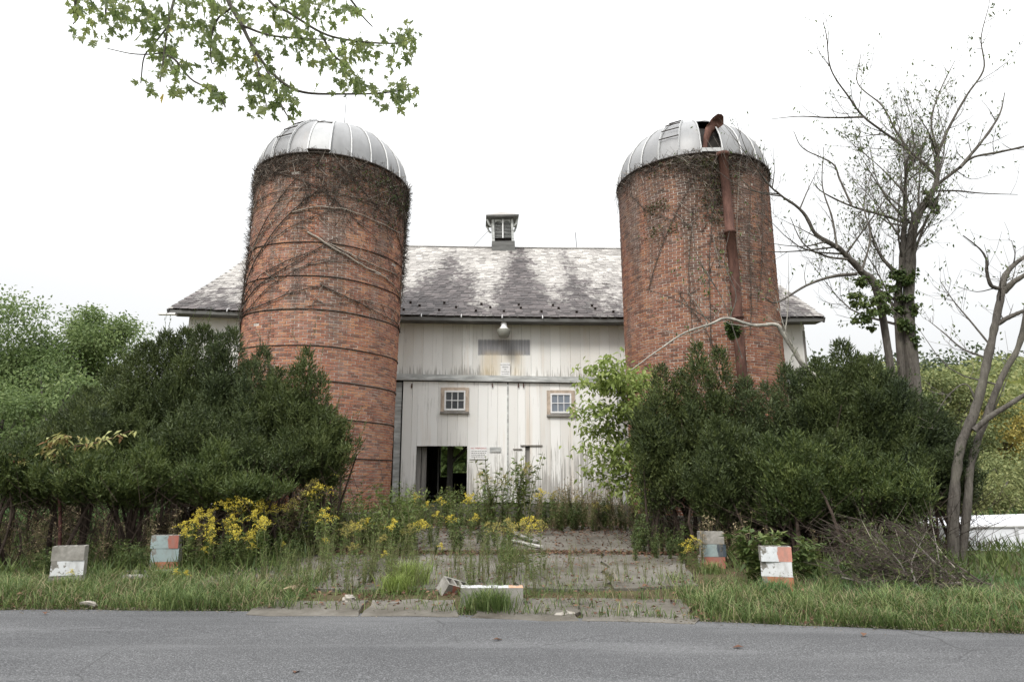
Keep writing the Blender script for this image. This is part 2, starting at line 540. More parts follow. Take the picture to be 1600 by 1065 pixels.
MT['yew'] = leafmat('yew_needles', (.023, .035, .012), (.062, .084, .025), (.125, .152, .046), .18, .6, 1.1)
MT['yew_green'] = leafmat('yew_fresh_needles', (.026, .041, .012), (.064, .092, .024), (.135, .165, .045), .2, .6, 1.1)
MT['yew_blue'] = leafmat('yew_bluish_needles', (.021, .033, .014), (.053, .075, .027), (.105, .13, .048), .18, .6, 1.1)
MT['maple_bg'] = leafmat('broad_leaves_soft_green', (.07, .11, .04), (.15, .21, .075), (.26, .32, .13), .4, .6, .5)
MT['maple'] = leafmat('maple_leaves', (.09, .13, .04), (.17, .22, .075), (.28, .31, .11), .6, .45, 2)
MT['elder'] = leafmat('pale_green_leaves', (.12, .17, .035), (.25, .32, .085), (.4, .45, .16), .45, .5, 2)
MT['weed'] = leafmat('weed_leaves', (.035, .06, .018), (.085, .125, .035), (.16, .19, .06), .3, .6, 1.5)
MT['gold_leaf'] = leafmat('goldenrod_leaves', (.06, .1, .022), (.12, .17, .045), (.2, .22, .07), .3, .6, 1.5)
MT['gold'] = leafmat('goldenrod_florets', (.46, .36, .04), (.68, .56, .07), (.8, .7, .16), .25, .7, 3)
MT['gold_dull'] = leafmat('fading_goldenrod_florets', (.2, .18, .05), (.36, .31, .09), (.5, .42, .12), .25, .7, 3)
MT['grass'] = leafmat('verge_grass_blades', (.05, .085, .022), (.115, .17, .05), (.26, .29, .11), .35, .6, 1.2)
MT['grass_lush'] = leafmat('lush_grass_blades', (.04, .085, .025), (.085, .16, .05), (.17, .25, .09), .35, .6, 1.2)
MT['straw'] = leafmat('dry_straw', (.12, .085, .05), (.25, .19, .115), (.42, .35, .22), .2, .8, 2)
MT['deadleaf'] = leafmat('dead_leaves', (.05, .025, .018), (.13, .065, .042), (.25, .15, .09), .15, .8, 3)
MT['hill'] = leafmat('haze_muted_foliage', (.1, .13, .05), (.19, .22, .085), (.33, .33, .14), .3, .7, .12)  # colours muted and paler in place of distance haze
MT['hilldark'] = leafmat('far_dark_foliage', (.04, .06, .035), (.075, .1, .055), (.12, .14, .07), .3, .7, .2)
MT['ochre'] = leafmat('yellow_meadow_growth', (.16, .15, .04), (.30, .26, .065), (.42, .33, .1), .3, .7, .5)
MT['edge_grit'] = leafmat('grit_and_thatch', (.06, .05, .035), (.14, .115, .08), (.26, .23, .18), .1, .9, 3)
MT['poke'] = leafmat('yellowing_red_leaves', (.22, .06, .04), (.3, .3, .1), (.5, .52, .24), .35, .6, 2)
MT['ivy_dull'] = leafmat('withering_ivy_leaves', (.05, .042, .02), (.08, .085, .035), (.13, .13, .05), .3, .6, 2)
MT['ivy'] = leafmat('ivy_leaves', (.03, .055, .015), (.07, .105, .03), (.14, .17, .05), .3, .5, 2)
t = NT('grey_bark', .95, spec=.15)
n = t.noise((16, 16, 3.2), 6, .75); l = t.mapr(t.noise((1.6, 1.6, 1.6), 4), .5, .66)
c = t.mix(t.math('MULTIPLY', l, .35), t.ramp(n, [(.3, (.05, .044, .038)), (.6, (.135, .122, .108)), (.8, (.24, .222, .2))]), (.2, .19, .15))
t.col(c); t.bump(n, 1.0, .05); MT['bark'] = t.m
MT['bark_pale'] = plain('lichen_bark', (.3, .285, .25), .95, 0, .5, (9, 9, 9), .5)
MT['bark_dark'] = plain('dark_yew_bark', (.05, .036, .028), .95, 0, .5, (9, 9, 4), .5)
MT['twig'] = plain('bare_twigs', (.17, .152, .135), .95, 0, .45, (3, 3, 3))
MT['vine'] = plain('dead_vine', (.075, .06, .05), .95, 0, .5, (5, 5, 5))
MT['vine_pale'] = plain('bleached_vine', (.3, .26, .22), .95, 0, .35, (5, 5, 5))
MT['stem'] = plain('green_brown_stems', (.13, .13, .06), .8, 0, .4, (8, 8, 8))
MT['redstem'] = plain('purple_stems', (.12, .05, .045), .8, 0, .4, (8, 8, 8))

# ------------------------------------------------------------------ ground, road, driveway
EX = [-400, -40, -8, -6, -3.8, -1.2, .7, 1.9, 3.35, 5.1, 9, 40, 400]
EY = [9.5, 8.9, 8.56, 8.54, 8.5, 8.3, 8.04, 7.87, 7.6, 7.24, 6.2, -3, -110]
def edge(x): return np.interp(x, EX, EY)
def sm(v): v = np.clip(v, 0, 1); return v * v * (3 - 2 * v)
def ramp(y): return np.interp(y, [8.0, 9.2, 18.8, 20.6, 24], [0, .05, .35, .44, .46])
def gz(x, y):
    x, y = np.asarray(x, float), np.asarray(y, float)
    e = y - edge(x)
    side = np.interp(y, [8, 14, 20, 40, 400], [.04, .09, .2, .3, .6]) + .05 * np.sin(x * 1.7 + y) * np.sin(y * 1.3)
    w = sm((5.2 - np.abs(x)) / 1.2)
    z = w * ramp(y) + (1 - w) * side
    hill = 17 * sm((np.hypot(x, y) - 58) / 85) * sm((x - 6) / 45) + 3 * sm((y - 60) / 120)
    z = z + hill
    return np.where(e < 0, -.03, -.03 + (z + .03) * sm(e / .45))

def grid_mesh(name, xs, ys, zf, mat):
    X, Y = np.meshgrid(xs, ys)
    V = np.stack([X, Y, zf(X, Y)], -1).reshape(-1, 3)
    nx, ny = len(xs), len(ys)
    i = np.arange(ny - 1)[:, None] * nx + np.arange(nx - 1)[None]
    f = np.stack([i, i + 1, i + nx + 1, i + nx], -1).reshape(-1, 4)
    g = Geo(); g.add(V, f, .5)
    return g.build(name, mat, smooth=True)
xs = np.concatenate([np.linspace(-900, -60, 15), np.linspace(-50, -15, 18), np.arange(-14, 14.01, .3), np.linspace(15, 110, 40), np.linspace(140, 900, 12)])
ys = np.concatenate([[-600, -200, -60, -20, -8], np.arange(-4, 6, 1.0), np.arange(6, 12, .2), np.arange(12, 26, .5), np.linspace(27, 120, 45), np.linspace(150, 1200, 14)])
ground = tag(grid_mesh('ground', xs, ys, gz, MT['soil']), 'earth with litter and rough growth round the barn', 'ground', kind='structure')

rx = np.concatenate([np.linspace(-400, -45, 12), np.arange(-40, 40.1, .5), np.linspace(45, 400, 12)])
g = Geo()
rows = []
for k, fr in enumerate((0, .03, .3, .7, 1)):
    jit = (rng.random(len(rx)) - .5) * .07 if k == 0 else 0
    y0 = edge(rx) + jit
    rows.append(np.stack([rx, y0 - fr * 8.5, np.full(len(rx), .012 if k else 0.0) + .03 * math.sin(fr * math.pi)], -1))
V = np.concatenate(rows); n = len(rx)
i = np.arange(4)[:, None] * n + np.arange(n - 1)[None]
g.add(V, np.stack([i + n, i + n + 1, i + 1, i], -1).reshape(-1, 4), .5)
tag(g.build('road', MT['asphalt'], smooth=True), 'grey asphalt road running across the front', 'road', kind='structure')

def ong(px, py, dz=0.0):
    z = .1
    for _ in range(8):
        p = on(px, py, z + dz)
        z = float(ramp(p[1]))
    return p
drive = tag(empty('driveway', (0, 13, 0)), 'cracked concrete driveway slabs rising to the barn', 'driveway', kind='structure')
def slab(px, lift=.035):
    q = [ong(a, b, .03) for a, b in px]
    # ragged outline
    out = []
    for a, b in zip(q, q[1:] + q[:1]):
        m = max(2, int(np.linalg.norm(b - a) / .25))
        for k in range(m):
            p = a + (b - a) * k / m
            if k: p[:2] += rng.normal(size=2) * .045
            p[2] = ramp(p[1]) + lift
            out.append(p)
    out = np.array(out) - np.array((0, 13, 0))
    n = len(out)
    lo = out.copy(); lo[:, 2] -= .14
    g = Geo()
    g.add(np.vstack([out, lo]), [list(range(n))])
    k = np.arange(n)
    g.F.append(np.stack([k, k + n, (k + 1) % n + n, (k + 1) % n], -1)); g.Rn.append(np.full(n, .5))
    return g.build('slab', MT['concrete'], drive)
slab([(385, 957), (560, 960), (575, 935), (430, 934)], .016)
slab([(563, 960), (716, 961), (712, 934), (582, 935)], .016)
slab([(735, 962), (905, 967), (900, 932), (738, 932)], .016)
slab([(909, 967), (1085, 972), (1068, 934), (905, 932)], .016)
slab([(300, 912), (555, 921), (590, 866), (430, 868)])
slab([(560, 921), (800, 919), (793, 862), (595, 865)])
slab([(806, 919), (955, 919), (935, 864), (800, 862)])
slab([(960, 919), (1092, 914), (1058, 868), (940, 864)])
slab([(605, 861), (792, 858), (788, 822), (650, 822)])
slab([(800, 858), (1056, 864), (1000, 822), (795, 821)])

# ------------------------------------------------------------------ barn
BX, BY = 0.0, 21.5
barn = tag(empty('barn', (BX, BY, 0), R(1.0)), 'large white board barn with slate roof behind the two silos', 'barn')
W0, W1, DEP = -10.37, 9.51, 14.6
SILL = .8
def eave(x): return 6.5 - .0077 * x + .00129 * x * x
def ridge(x): return 11.56 - .006 * x + .0006 * x * x
def shear(x): return -.014 * x
wall = Geo()
wall.box((W0 + .03, DEP / 2, 3.2), (.06, DEP, 6.1)); wall.box((W1 - .03, DEP / 2, 3.2), (.06, DEP, 6.1))
# gable triangles, back wall with a doorway
for X in (W0 + .03, W1 - .03):
    wall.add([(X, 0.1, 6.2), (X, DEP - .1, 6.2), (X, DEP / 2, 11.2)], [(0, 1, 2)])
OX0, OX1, OZ0, OZ1 = -3.45, -1.85, 1.66, 3.9
wall.box(((W0 + OX0) / 2, DEP, 3.4), (OX0 - W0, .06, 6.4)); wall.box(((W1 + OX1) / 2, DEP, 3.4), (W1 - OX1, .06, 6.4))
wall.box(((OX0 + OX1) / 2, DEP, (OZ1 + 6.6) / 2), (OX1 - OX0, .06, 6.6 - OZ1)); wall.box(((OX0 + OX1) / 2, DEP, OZ0 / 2), (OX1 - OX0, .06, OZ0))
wall.build('outer_wall', MT['greywood'], barn)
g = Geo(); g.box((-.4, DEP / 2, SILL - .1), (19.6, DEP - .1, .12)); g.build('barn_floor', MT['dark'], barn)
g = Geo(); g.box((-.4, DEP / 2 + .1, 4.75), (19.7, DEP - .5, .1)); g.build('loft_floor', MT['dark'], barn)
for x, y, w in ((-2.1, 2.6, .2), (-2.48, 2.3, .05), (-2.28, 4.5, .06), (-5.2, 5, .22), (2.2, 5, .22), (-3.6, 9, .22), (1.2, 9, .22)):
    g = Geo(); g.box((x, y, 2.72), (w, w, 3.95)); g.build('inner_post', MT['greywood'], barn)
g = Geo(); g.tube([(-2.1, 2.6, 2.05), (-1.05, 2.6, 3.1)], .05, 4); g.build('brace', MT['greywood'], barn)
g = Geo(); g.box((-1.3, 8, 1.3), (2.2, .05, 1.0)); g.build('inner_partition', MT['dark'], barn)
g = Geo(); g.box((0, -.02, .35), (7.6, 1.5, .86)); g.build('sill_ledge', MT['concrete_dark'], barn)
g = Geo(); g.box((-7.2, .05, .3), (6.3, .2, .8)); g.build('stone_footing', MT['concrete_dark'], barn)
g = Geo(); g.box((6.9, .05, .3), (5.2, .2, .8)); g.build('stone_footing', MT['concrete_dark'], barn)

fw = empty('front_wall', (0, 0, 0), parent=barn)
def board(name, x0, x1, z0, z1, y, mat, parent, th=.025, ragged=0.0):
    w = x1 - x0
    g = Geo()
    j = lambda: (random.random() - .5) * ragged
    za, zb, zc, zd = z0 + shear(x0) + j(), z0 + shear(x1) + j(), z1, z1
    zc, zd = (z1(x0), z1(x1)) if callable(z1) else (z1 + shear(x0), z1 + shear(x1))
    o = np.array(((x0 + x1) / 2, y, (za + zc) / 2))
    v = np.array([(x0, y - th / 2, za), (x1, y - th / 2, zb), (x1, y + th / 2, zb), (x0, y + th / 2, za), (x0, y - th / 2, zc), (x1, y - th / 2, zd), (x1, y + th / 2, zd), (x0, y + th / 2, zc)]) - o
    g.add(v, [(0,3,2,1),(4,5,6,7),(0,1,5,4),(1,2,6,5),(2,3,7,6),(3,0,4,7)], 0.0)
    ob = g.build(name, mat, parent, loc=o, rot=(0, (random.random() - .5) * .0035, (random.random() - .5) * .01))
    return ob
x = W0
while x < W1 - .05:
    w = min(.3 + random.random() * .03, W1 - x)
    top = lambda q: eave(q) - .04
    board('board', x + .0025, x + w - .0025, 4.70, top, .03 + random.random() * .008, MT['board'], fw, ragged=.03)
    if x + w < -3.5 or x > 3.25:
        board('board', x + .0025, x + w - .0025, .62, 4.66, .05 + random.random() * .008, MT['board'], fw, ragged=.1)
    x += w
# rail between the loft wall and the doors, corner post
for z0, z1, y, mt in ((4.62, 4.73, -.05, 'railwood'), (4.53, 4.605, -.13, 'railwood')):
    g = Geo()
    for a, b in ((W0, -3.7), (-3.7, 0), (0, 3.6), (3.6, W1)):
        zz = lambda q, z: z + shear(q)
        d = .07 if y > -.1 else .1
        g.add([(a, y - d, zz(a, z0)), (b, y - d, zz(b, z0)), (b, y + d, zz(b, z0)), (a, y + d, zz(a, z0)), (a, y - d, zz(a, z1)), (b, y - d, zz(b, z1)), (b, y + d, zz(b, z1)), (a, y + d, zz(a, z1))], [(0,3,2,1),(4,5,6,7),(0,1,5,4),(1,2,6,5),(2,3,7,6),(3,0,4,7)])
    g.build('door_rail', MT[mt], barn)
for x in (-3.57, 3.42):
    g = Geo(); g.box((x, -.01, 2.66), (.2, .1, 3.72)); g.build('corner_post', MT['railwood'], barn)
# sliding doors
ld = empty('sliding_door', (0, 0, 0), parent=barn)
rd = empty('sliding_door', (0, 0, 0), parent=barn)
def door_boards(par, a, b, cut):
    x = a
    while x < b - .03:
        w = min(.29 + random.random() * .04, b - x)
        if b - x - w < .1: w = b - x
        for c0, c1 in cut:
            if x < c0 < x + w - .02 and c0 - x > .06: w = c0 - x
            if x < c1 < x + w - .02 and c1 - x > .06: w = c1 - x
        mid = x + w / 2
        z0 = SILL + .03
        for c0, c1 in cut:
            if c0 <= mid <= c1: z0 = 2.53 - shear(mid)
        board('board', x + .0025, x + w - .0025, z0, 4.5, -.12 + random.random() * .008, MT['door'], par, ragged=.0 if z0 > 2 else .06)
        x += w
door_boards(ld, -3.42, -.15, [(-2.95, -1.36)])
door_boards(rd, -.12, 3.3, [(.41, .55)])
# the part of the left door that stands open inside the gap, and the dark post in the right door's slot
for k in range(2):
    board('board', -2.98 + k * .16, -2.83 + k * .16, .86, 2.62, .12 + k * .1, MT['greywood'], ld)
board('post', .405, .555, .86, 2.5, -.03, MT['greywood'], rd, th=.05)
g = Geo(); g.box((.6, -.15, 2.545), (.68, .03, .035)); g.build('drip_strip', MT['greywood'], rd)
g = Geo(); g.box((.17, -.15, 2.44), (.28, .03, .03)); g.build('drip_strip', MT['greywood'], rd)
g = Geo(); g.box((-.52, -.147, 2.42), (.34, .02, .15)); g.build('patch_board', MT['railwood'], ld)
g = Geo(); g.box((-.135, -.14, 2.65), (.045, .03, 3.6)); g.build('centre_strip', MT['railwood'], ld)
for x, z in ((-3.15, 4.4), (-.62, 4.42), (.2, 4.42), (.36, 4.42), (2.6, 4.4)):
    g = Geo(); g.box((x, -.15, z), (.03, .05, .13)); g.build('hanger_bolt', MT['rust'], barn)
# two small windows
def window(cx, cz, glass):
    w = empty('window', (cx, -.14, cz), parent=barn)
    g = Geo()
    for c, d in (((-.385, 0, 0), (.11, .05, .8)), ((.385, 0, 0), (.11, .05, .8)), ((0, 0, .36), (.66, .05, .1))):
        g.box(c, d)
    g.build('casing', MT['casing'], w)
    g = Geo(); g.box((0, -.02, -.385), (.9, .1, .06)); g.build('sill', MT['greywood'], w)
    g = Geo()
    for c, d in (((-.305, -.012, 0), (.045, .05, .62)), ((.305, -.012, 0), (.045, .05, .62)), ((0, -.012, .285), (.566, .05, .05)), ((0, -.012, -.285), (.566, .05, .05))):
        g.box(c, d)
    g.build('sash', MT['white'], w)
    g = Geo()
    for x in (-.094, .094): g.box((x, -.01, 0), (.022, .035, .52))
    g.build('glazing_bar', MT['white'], w)
    g = Geo(); g.box((0, -.013, 0), (.566, .035, .022)); g.build('glazing_bar', MT['white'], w)
    for i in range(3):
        for j in range(2):
            g = Geo(); g.box((-.188 + .188 * i, .004, -.13 + .26 * j), (.17, .006, .24))
            g.build('pane', glass, w, rot=((random.random() - .5) * .02, 0, (random.random() - .5) * .03))
window(-1.79, 3.94, MT['glass'])
window(1.53, 3.86, MT['glass_b'])

# roof: a deck, a back slope and slates laid course by course on the front slope
EY0, RYR = -.62, 7.3
X0, X1 = -10.75, 9.88
def rp(x, s, lift=0.0):
    """point of the front slope: s = 0 at the eave, 1 at the ridge"""
    a, b = eave(x) + .02, ridge(x)
    sag = -.12 * math.sin(math.pi * s) * (.6 + .4 * math.sin(x * .5 + 1))
    L = math.hypot(RYR - EY0, b - a)
    ny, nz = -(b - a) / L, (RYR - EY0) / L
    return np.array((x, EY0 + (RYR - EY0) * s + ny * lift, a + (b - a) * s + sag + nz * lift))
roof = empty('roof', (0, 0, 0), parent=barn)
g = Geo()
xx = np.linspace(X0, X1, 30); ss = np.linspace(0, 1, 9)
for lift in (0.0, -.07):
    V = np.array([[rp(x, s, lift) for x in xx] for s in ss]).reshape(-1, 3)
    i = np.arange(8)[:, None] * 30 + np.arange(29)[None]
    g.add(V, np.stack([i, i + 1, i + 31, i + 30], -1).reshape(-1, 4), .5)
V = np.array([(x, y, z) for x in xx for y, z in ((RYR, ridge(x)), (2 * RYR + .6, eave(x)))]).reshape(-1, 3)
i = np.arange(29)[:, None] * 2
g.add(V, np.concatenate([i, i + 1, i + 3, i + 2], 1), .5)
g.build('roof_deck', MT['greywood'], roof)
SL = 9.35
def slate_mesh(w, h):
    g = Geo(); c = .035; th = .009
    o = np.array([(-w/2 + c, 0), (w/2 - c, 0), (w/2, c), (w/2, h), (-w/2, h), (-w/2, c)])
    v = np.vstack([np.c_[o, np.full(6, th)], np.c_[o, np.zeros(6)]])
    g.add(v, [(0, 1, 2, 3, 4, 5)], 0.0)
    g.add(v, [(0, 6, 7, 1), (1, 7, 8, 2), (5, 11, 6, 0), (2, 8, 9, 3), (4, 10, 11, 5)], 0.0)
    return g, v
rows = 42
stuff = Geo()
proto = [slate_mesh(w, .36)[0].mesh('slate', MT['slate']) for w in (.235, .25, .265)]
cand = []
for k in range(rows):
    s = k / rows
    x = X0 + (0 if k % 2 else .125)
    while x < X1 - .02:
        wi = random.randrange(3); w = (.235, .25, .265)[wi]
        cand.append((k, s, min(x + w / 2, X1 - .1), wi, w)); x += w + .006
part_i = set(i for i, c in sorted(((i, c) for i, c in enumerate(cand) if -3.6 < c[2] < 3.7), key=lambda q: (q[1][0], abs(q[1][2])))[:300])
FACES = [(0, 1, 2, 3, 4, 5)], [(0, 6, 7, 1), (1, 7, 8, 2), (5, 11, 6, 0), (2, 8, 9, 3), (4, 10, 11, 5)]
for i, (k, s, x, wi, w) in enumerate(cand):
    if random.random() < .006 and i not in part_i: continue
    p0, p1 = rp(x, s, .012 + random.random() * .012), rp(x, min(s + .36 / SL, 1.0) , .006)
    if s + .36 / SL > 1: p1 = rp(x, 1.0, .006) + (rp(x, 1) - rp(x, .97)) * ((s + .36 / SL - 1) / .03) * .2
    ey = (p1 - p0) / np.linalg.norm(p1 - p0)
    sk = (random.random() - .5) * .05 + (random.choice((-.12, .12)) if random.random() < .03 else 0)
    ex = np.array((math.cos(sk), 0, (random.random() - .5) * .04)); ex /= np.linalg.norm(ex)
    ez = np.cross(ex, ey); ez /= np.linalg.norm(ez); ey = np.cross(ez, ex)
    M3 = np.stack([ex, ey, ez], 1)
    p0 = p0 - ey * (random.random() * .03)
    if i in part_i:
        m4 = Matrix(M3.tolist()).to_4x4(); m4.translation = Vector(p0)
        o = put('slate', proto[wi], roof); o.matrix_local = m4
    else:
        v = slate_mesh.__defaults__ if False else None
        c_ = .035; th = .009; h = .36
        o = np.array([(-w/2 + c_, 0), (w/2 - c_, 0), (w/2, c_), (w/2, h), (-w/2, h), (-w/2, c_)])
        v = np.vstack([np.c_[o, np.full(6, th)], np.c_[o, np.zeros(6)]]) @ M3.T + p0
        rr = random.random()
        stuff.V.append(v)
        for F in FACES:
            f = np.array(F) + stuff.n
            stuff.F.append(f); stuff.Rn.append(np.full(len(f), rr))
        stuff.n += 12
tag(stuff.build('slate_courses', MT['slate'], roof), kind='stuff')
g = Geo()
for x in np.arange(X0, X1 - .5, .5):
    a, b = rp(x, 1, .03), rp(x + .49, 1, .03)
    g.add([a + (0, -.14, -.06), b + (0, -.14, -.06), b + (0, .02, .03), a + (0, .02, .03), b + (0, .18, -.08), a + (0, .18, -.08)], [(0, 1, 2, 3), (3, 2, 4, 5)])
g.build('ridge_cap', MT['greywood'], roof)
# snow guards in three rows
for k, (s, off) in enumerate(((.045, 0), (.085, .35), (.125, .1))):
    x = -3.5 + off
    while x < 3.6:
        p = rp(x + random.random() * .2, s + random.random() * .01, .03)
        g = Geo(); g.box((0, 0, .03), (.075, .04, .075)); g.box((0, .1, 0), (.03, .2, .012))
        g.build('snow_guard', MT['iron'], roof, loc=p, rot=(.55, 0, 0))
        x += 1.0 + random.random() * .35
for x in (-8.9, -8.3, -2.85, -1.6, -.32, .95):
    p = rp(x, 0, .02)
    g = Geo(); g.tube([(0, .12, .07), (0, -.02, .03), (0, -.05, -.07)], .014, 4); g.build('eave_clip', MT['white'], roof, loc=p)
g = Geo()
for a, b in zip(xx[:-1], xx[1:]):
    pa, pb = rp(a, 0), rp(b, 0)
    for dy, z0, z1 in ((.03, -.14, -.035), ):
        g.add([pa + (0, dy, z0), pb + (0, dy, z0), pb + (0, dy, z1), pa + (0, dy, z1), pa + (0, dy + .03, z0), pb + (0, dy + .03, z0)], [(0, 1, 2, 3), (0, 4, 5, 1)])
    g.add([pa + (0, .05, -.13), pb + (0, .05, -.13), pb + (0, .65, -.11), pa + (0, .65, -.11)], [(3, 2, 1, 0)])
g.build('fascia_board', MT['fascia'], roof)
for X in (X0, X1):
    g = Geo()
    for k in range(8):
        a, b = rp(X, k / 8), rp(X, (k + 1) / 8)
        g.box((a + b) / 2 - (0, 0, .11), (.05, np.linalg.norm(b - a), .17), tilt=('X', math.atan2(b[2] - a[2], b[1] - a[1])))
    g.build('barge_board', MT['fascia'], roof)
g = Geo(); g.box(rp(X0, 0) + (-.05, .1, -.16), (.55, .16, .06)); g.build('loose_soffit_board', MT['white'], roof)

# cupola on the ridge
cu = empty('cupola', (-.27, RYR, 11.5), parent=barn)
cu.rotation_euler = (0, R(-2.2), R(2))
g = Geo(); g.box((0, 0, -.05), (1.0, 1.0, .5)); g.build('curb', MT['fascia'], cu)
for sx_ in (-1, 1):
    for sy_ in (-1, 1):
        g = Geo(); g.box((sx_ * .42, sy_ * .42, .72), (.1, .1, 1.1)); g.build('post', MT['railwood'], cu)
g = Geo(); g.box((0, 0, .76), (.7, .7, 1.0)); g.build('shade_core', MT['dark'], cu)  # added dark box, stands in for the shade behind the louvres
for rz in (0, math.pi / 2, math.pi, -math.pi / 2):
    mrot = Matrix.Rotation(rz, 3, 'Z')
    def loc(p): return mrot @ Vector(p)
    n = 12 if rz == 0 else 9
    for b in (-1, 1):
        for k in range(n):
            z = .4 + k * (.72 / (n - 1))
            top = 1.02
            g = Geo(); g.box((0, 0, 0), (.335, .045, .014), tilt=('X', .5))
            g.build('slat', MT['railwood'], cu, loc=loc((b * .185, -.41, z)), rot=(0, 0, rz))
        g = Geo()
        # arched head over each louvre bay
        xs_ = np.linspace(-.165, .165, 9)
        zz = .14 * np.sqrt(np.clip(1 - (xs_ / .17) ** 2, 0, 1))
        v = [(x_, -.45, 1.0 + z_) for x_, z_ in zip(xs_, zz)] + [(x_, -.45, 1.22) for x_ in xs_]
        g.add(v, [(k, k + 1, k + 10, k + 9) for k in range(8)])
        g.build('arch_head', MT['railwood'], cu, loc=loc((b * .185, 0, 0)), rot=(0, 0, rz))
    g = Geo(); g.box((0, 0, 0), (.05, .05, .86)); g.build('mullion', MT['white'], cu, loc=loc((0, -.46, .78)), rot=(0, .03, rz))
g = Geo(); g.box((0, 0, 1.24), (1.0, 1.0, .06)); g.box((0, 0, 1.30), (1.42, 1.42, .05)); g.build('cornice', MT['fascia'], cu)
for a in (-.5, .5):
    for b in (-.42, .42):
        g = Geo(); g.tube([(a, b, .92), (a * 1.16, b, 1.0), (a * 1.34, b, 1.24)], .045, 4)
        g.build('bracket', MT['railwood'], cu)
g = Geo(); g.add([(-.72, -.72, 1.33), (.72, -.72, 1.33), (.72, .72, 1.33), (-.72, .72, 1.33), (0, 0, 1.74)], [(0, 1, 4)]); g.add([(.72, -.72, 1.33), (.72, .72, 1.33), (-.72, .72, 1.33), (-.72, -.72, 1.33), (0, 0, 1.74)], [(0, 1, 4), (1, 2, 4), (2, 3, 4)])
g.build('cupola_roof', MT['slate'], cu)
# thin rods along the ridge
for x, h in ((3.0, .75), (-8, .6)):
    p = rp(x, 1); g = Geo(); g.tube([p, p + (-.05, 0, h)], .012, 4); g.build('lightning_rod', MT['iron'], roof)
g = Geo(); g.tube([(-.9, RYR, 12.35), (-1.2, RYR - .1, 12.0), (-1.55, RYR - .2, 11.6)], .008, 4); g.build('guy_wire', MT['iron'], cu, loc=(.27, -RYR, -11.5))

# yard light and signs
yl = tag(empty('yard_light', (-.26, 21.05, 5.98)), 'white dome-necked yard light under the barn eave above the bare patch', 'lamp')
g = Geo(); lathe(g, [(.0, .5), (.045, .5), (.055, .44), (.09, .4), (.1, .26), (.15, .2), (.19, .17)], 18); g.build('housing', MT['white'], yl, smooth=True)
g = Geo(); lathe(g, [(.2, .18), (.215, .16), (.2, .06), (.165, -.06), (.12, -.09), (.0, -.095)], 18); g.build('lens', plain('grey_lens', (.24, .24, .21), .35, 0, .1), yl, smooth=True)
g = Geo(); g.tube([(0, .0, .36), (0, .42, .34)], .025, 8); g.build('arm', MT['galv_rib'], yl)

def lettering(name, txt, size, loc, parent, mat):
    c = bpy.data.curves.new(name, 'FONT')
    c.body = txt; c.size = size; c.align_x = 'CENTER'; c.align_y = 'CENTER'; c.extrude = .001
    c.materials.append(mat)
    tmp = bpy.data.objects.new('tmp', c); col.objects.link(tmp)
    bpy.context.view_layer.update()
    me = bpy.data.meshes.new_from_object(tmp); bpy.data.objects.remove(tmp)
    me.materials.clear(); me.materials.append(mat)
    o = bpy.data.objects.new(name, me); col.objects.link(o)
    o.parent = parent; o.location = loc; o.rotation_euler = (R(90), 0, 0)
    return o
ink = NT('black_ink', .7).col((.03, .03, .035)).m
red = NT('red_ink', .7).col((.45, .06, .06)).m
sg = tag(empty('notice_sign', (-.215, 21.455, 4.92), R(1)), 'white notice with five lines of black lettering above the door rail', 'sign')
g = Geo(); g.box((0, 0, 0), (.3, .008, .48)); g.build('sign_plate', MT['white'], sg)
for k, (tx, sz) in enumerate((('NO HUNTING', .05), ('FISHING', .055), ('OR', .05), ('TRESPASSING', .043), ('ALLOWED', .05))):
    lettering('lettering', tx, sz, (0, -.006, .17 - k * .075), sg, ink)
g = Geo(); g.box((0, -.0055, -.2), (.2, .002, .006)); g.build('fine_print', ink, sg)
s2 = tag(empty('warning_sign', (-1.03, 21.325, 2.33), R(1)), 'pale notice with red heading on the door beside the dark opening', 'sign')
g = Geo(); g.box((0, 0, 0), (.56, .006, .4)); g.build('sign_plate', plain('faded_white_sheet', (.82, .82, .81), .7, 0, .08), s2)
lettering('lettering', 'NO TRESPASSING', .062, (0, -.005, .13), s2, red)
for k in range(4):
    g = Geo()
    x = -.22
    while x < .2:
        w = .02 + random.random() * .05; g.box((x + w / 2, -.0045, .04 - k * .055), (w, .002, .014)); x += w + .015
    g.build('fine_print', ink, s2)

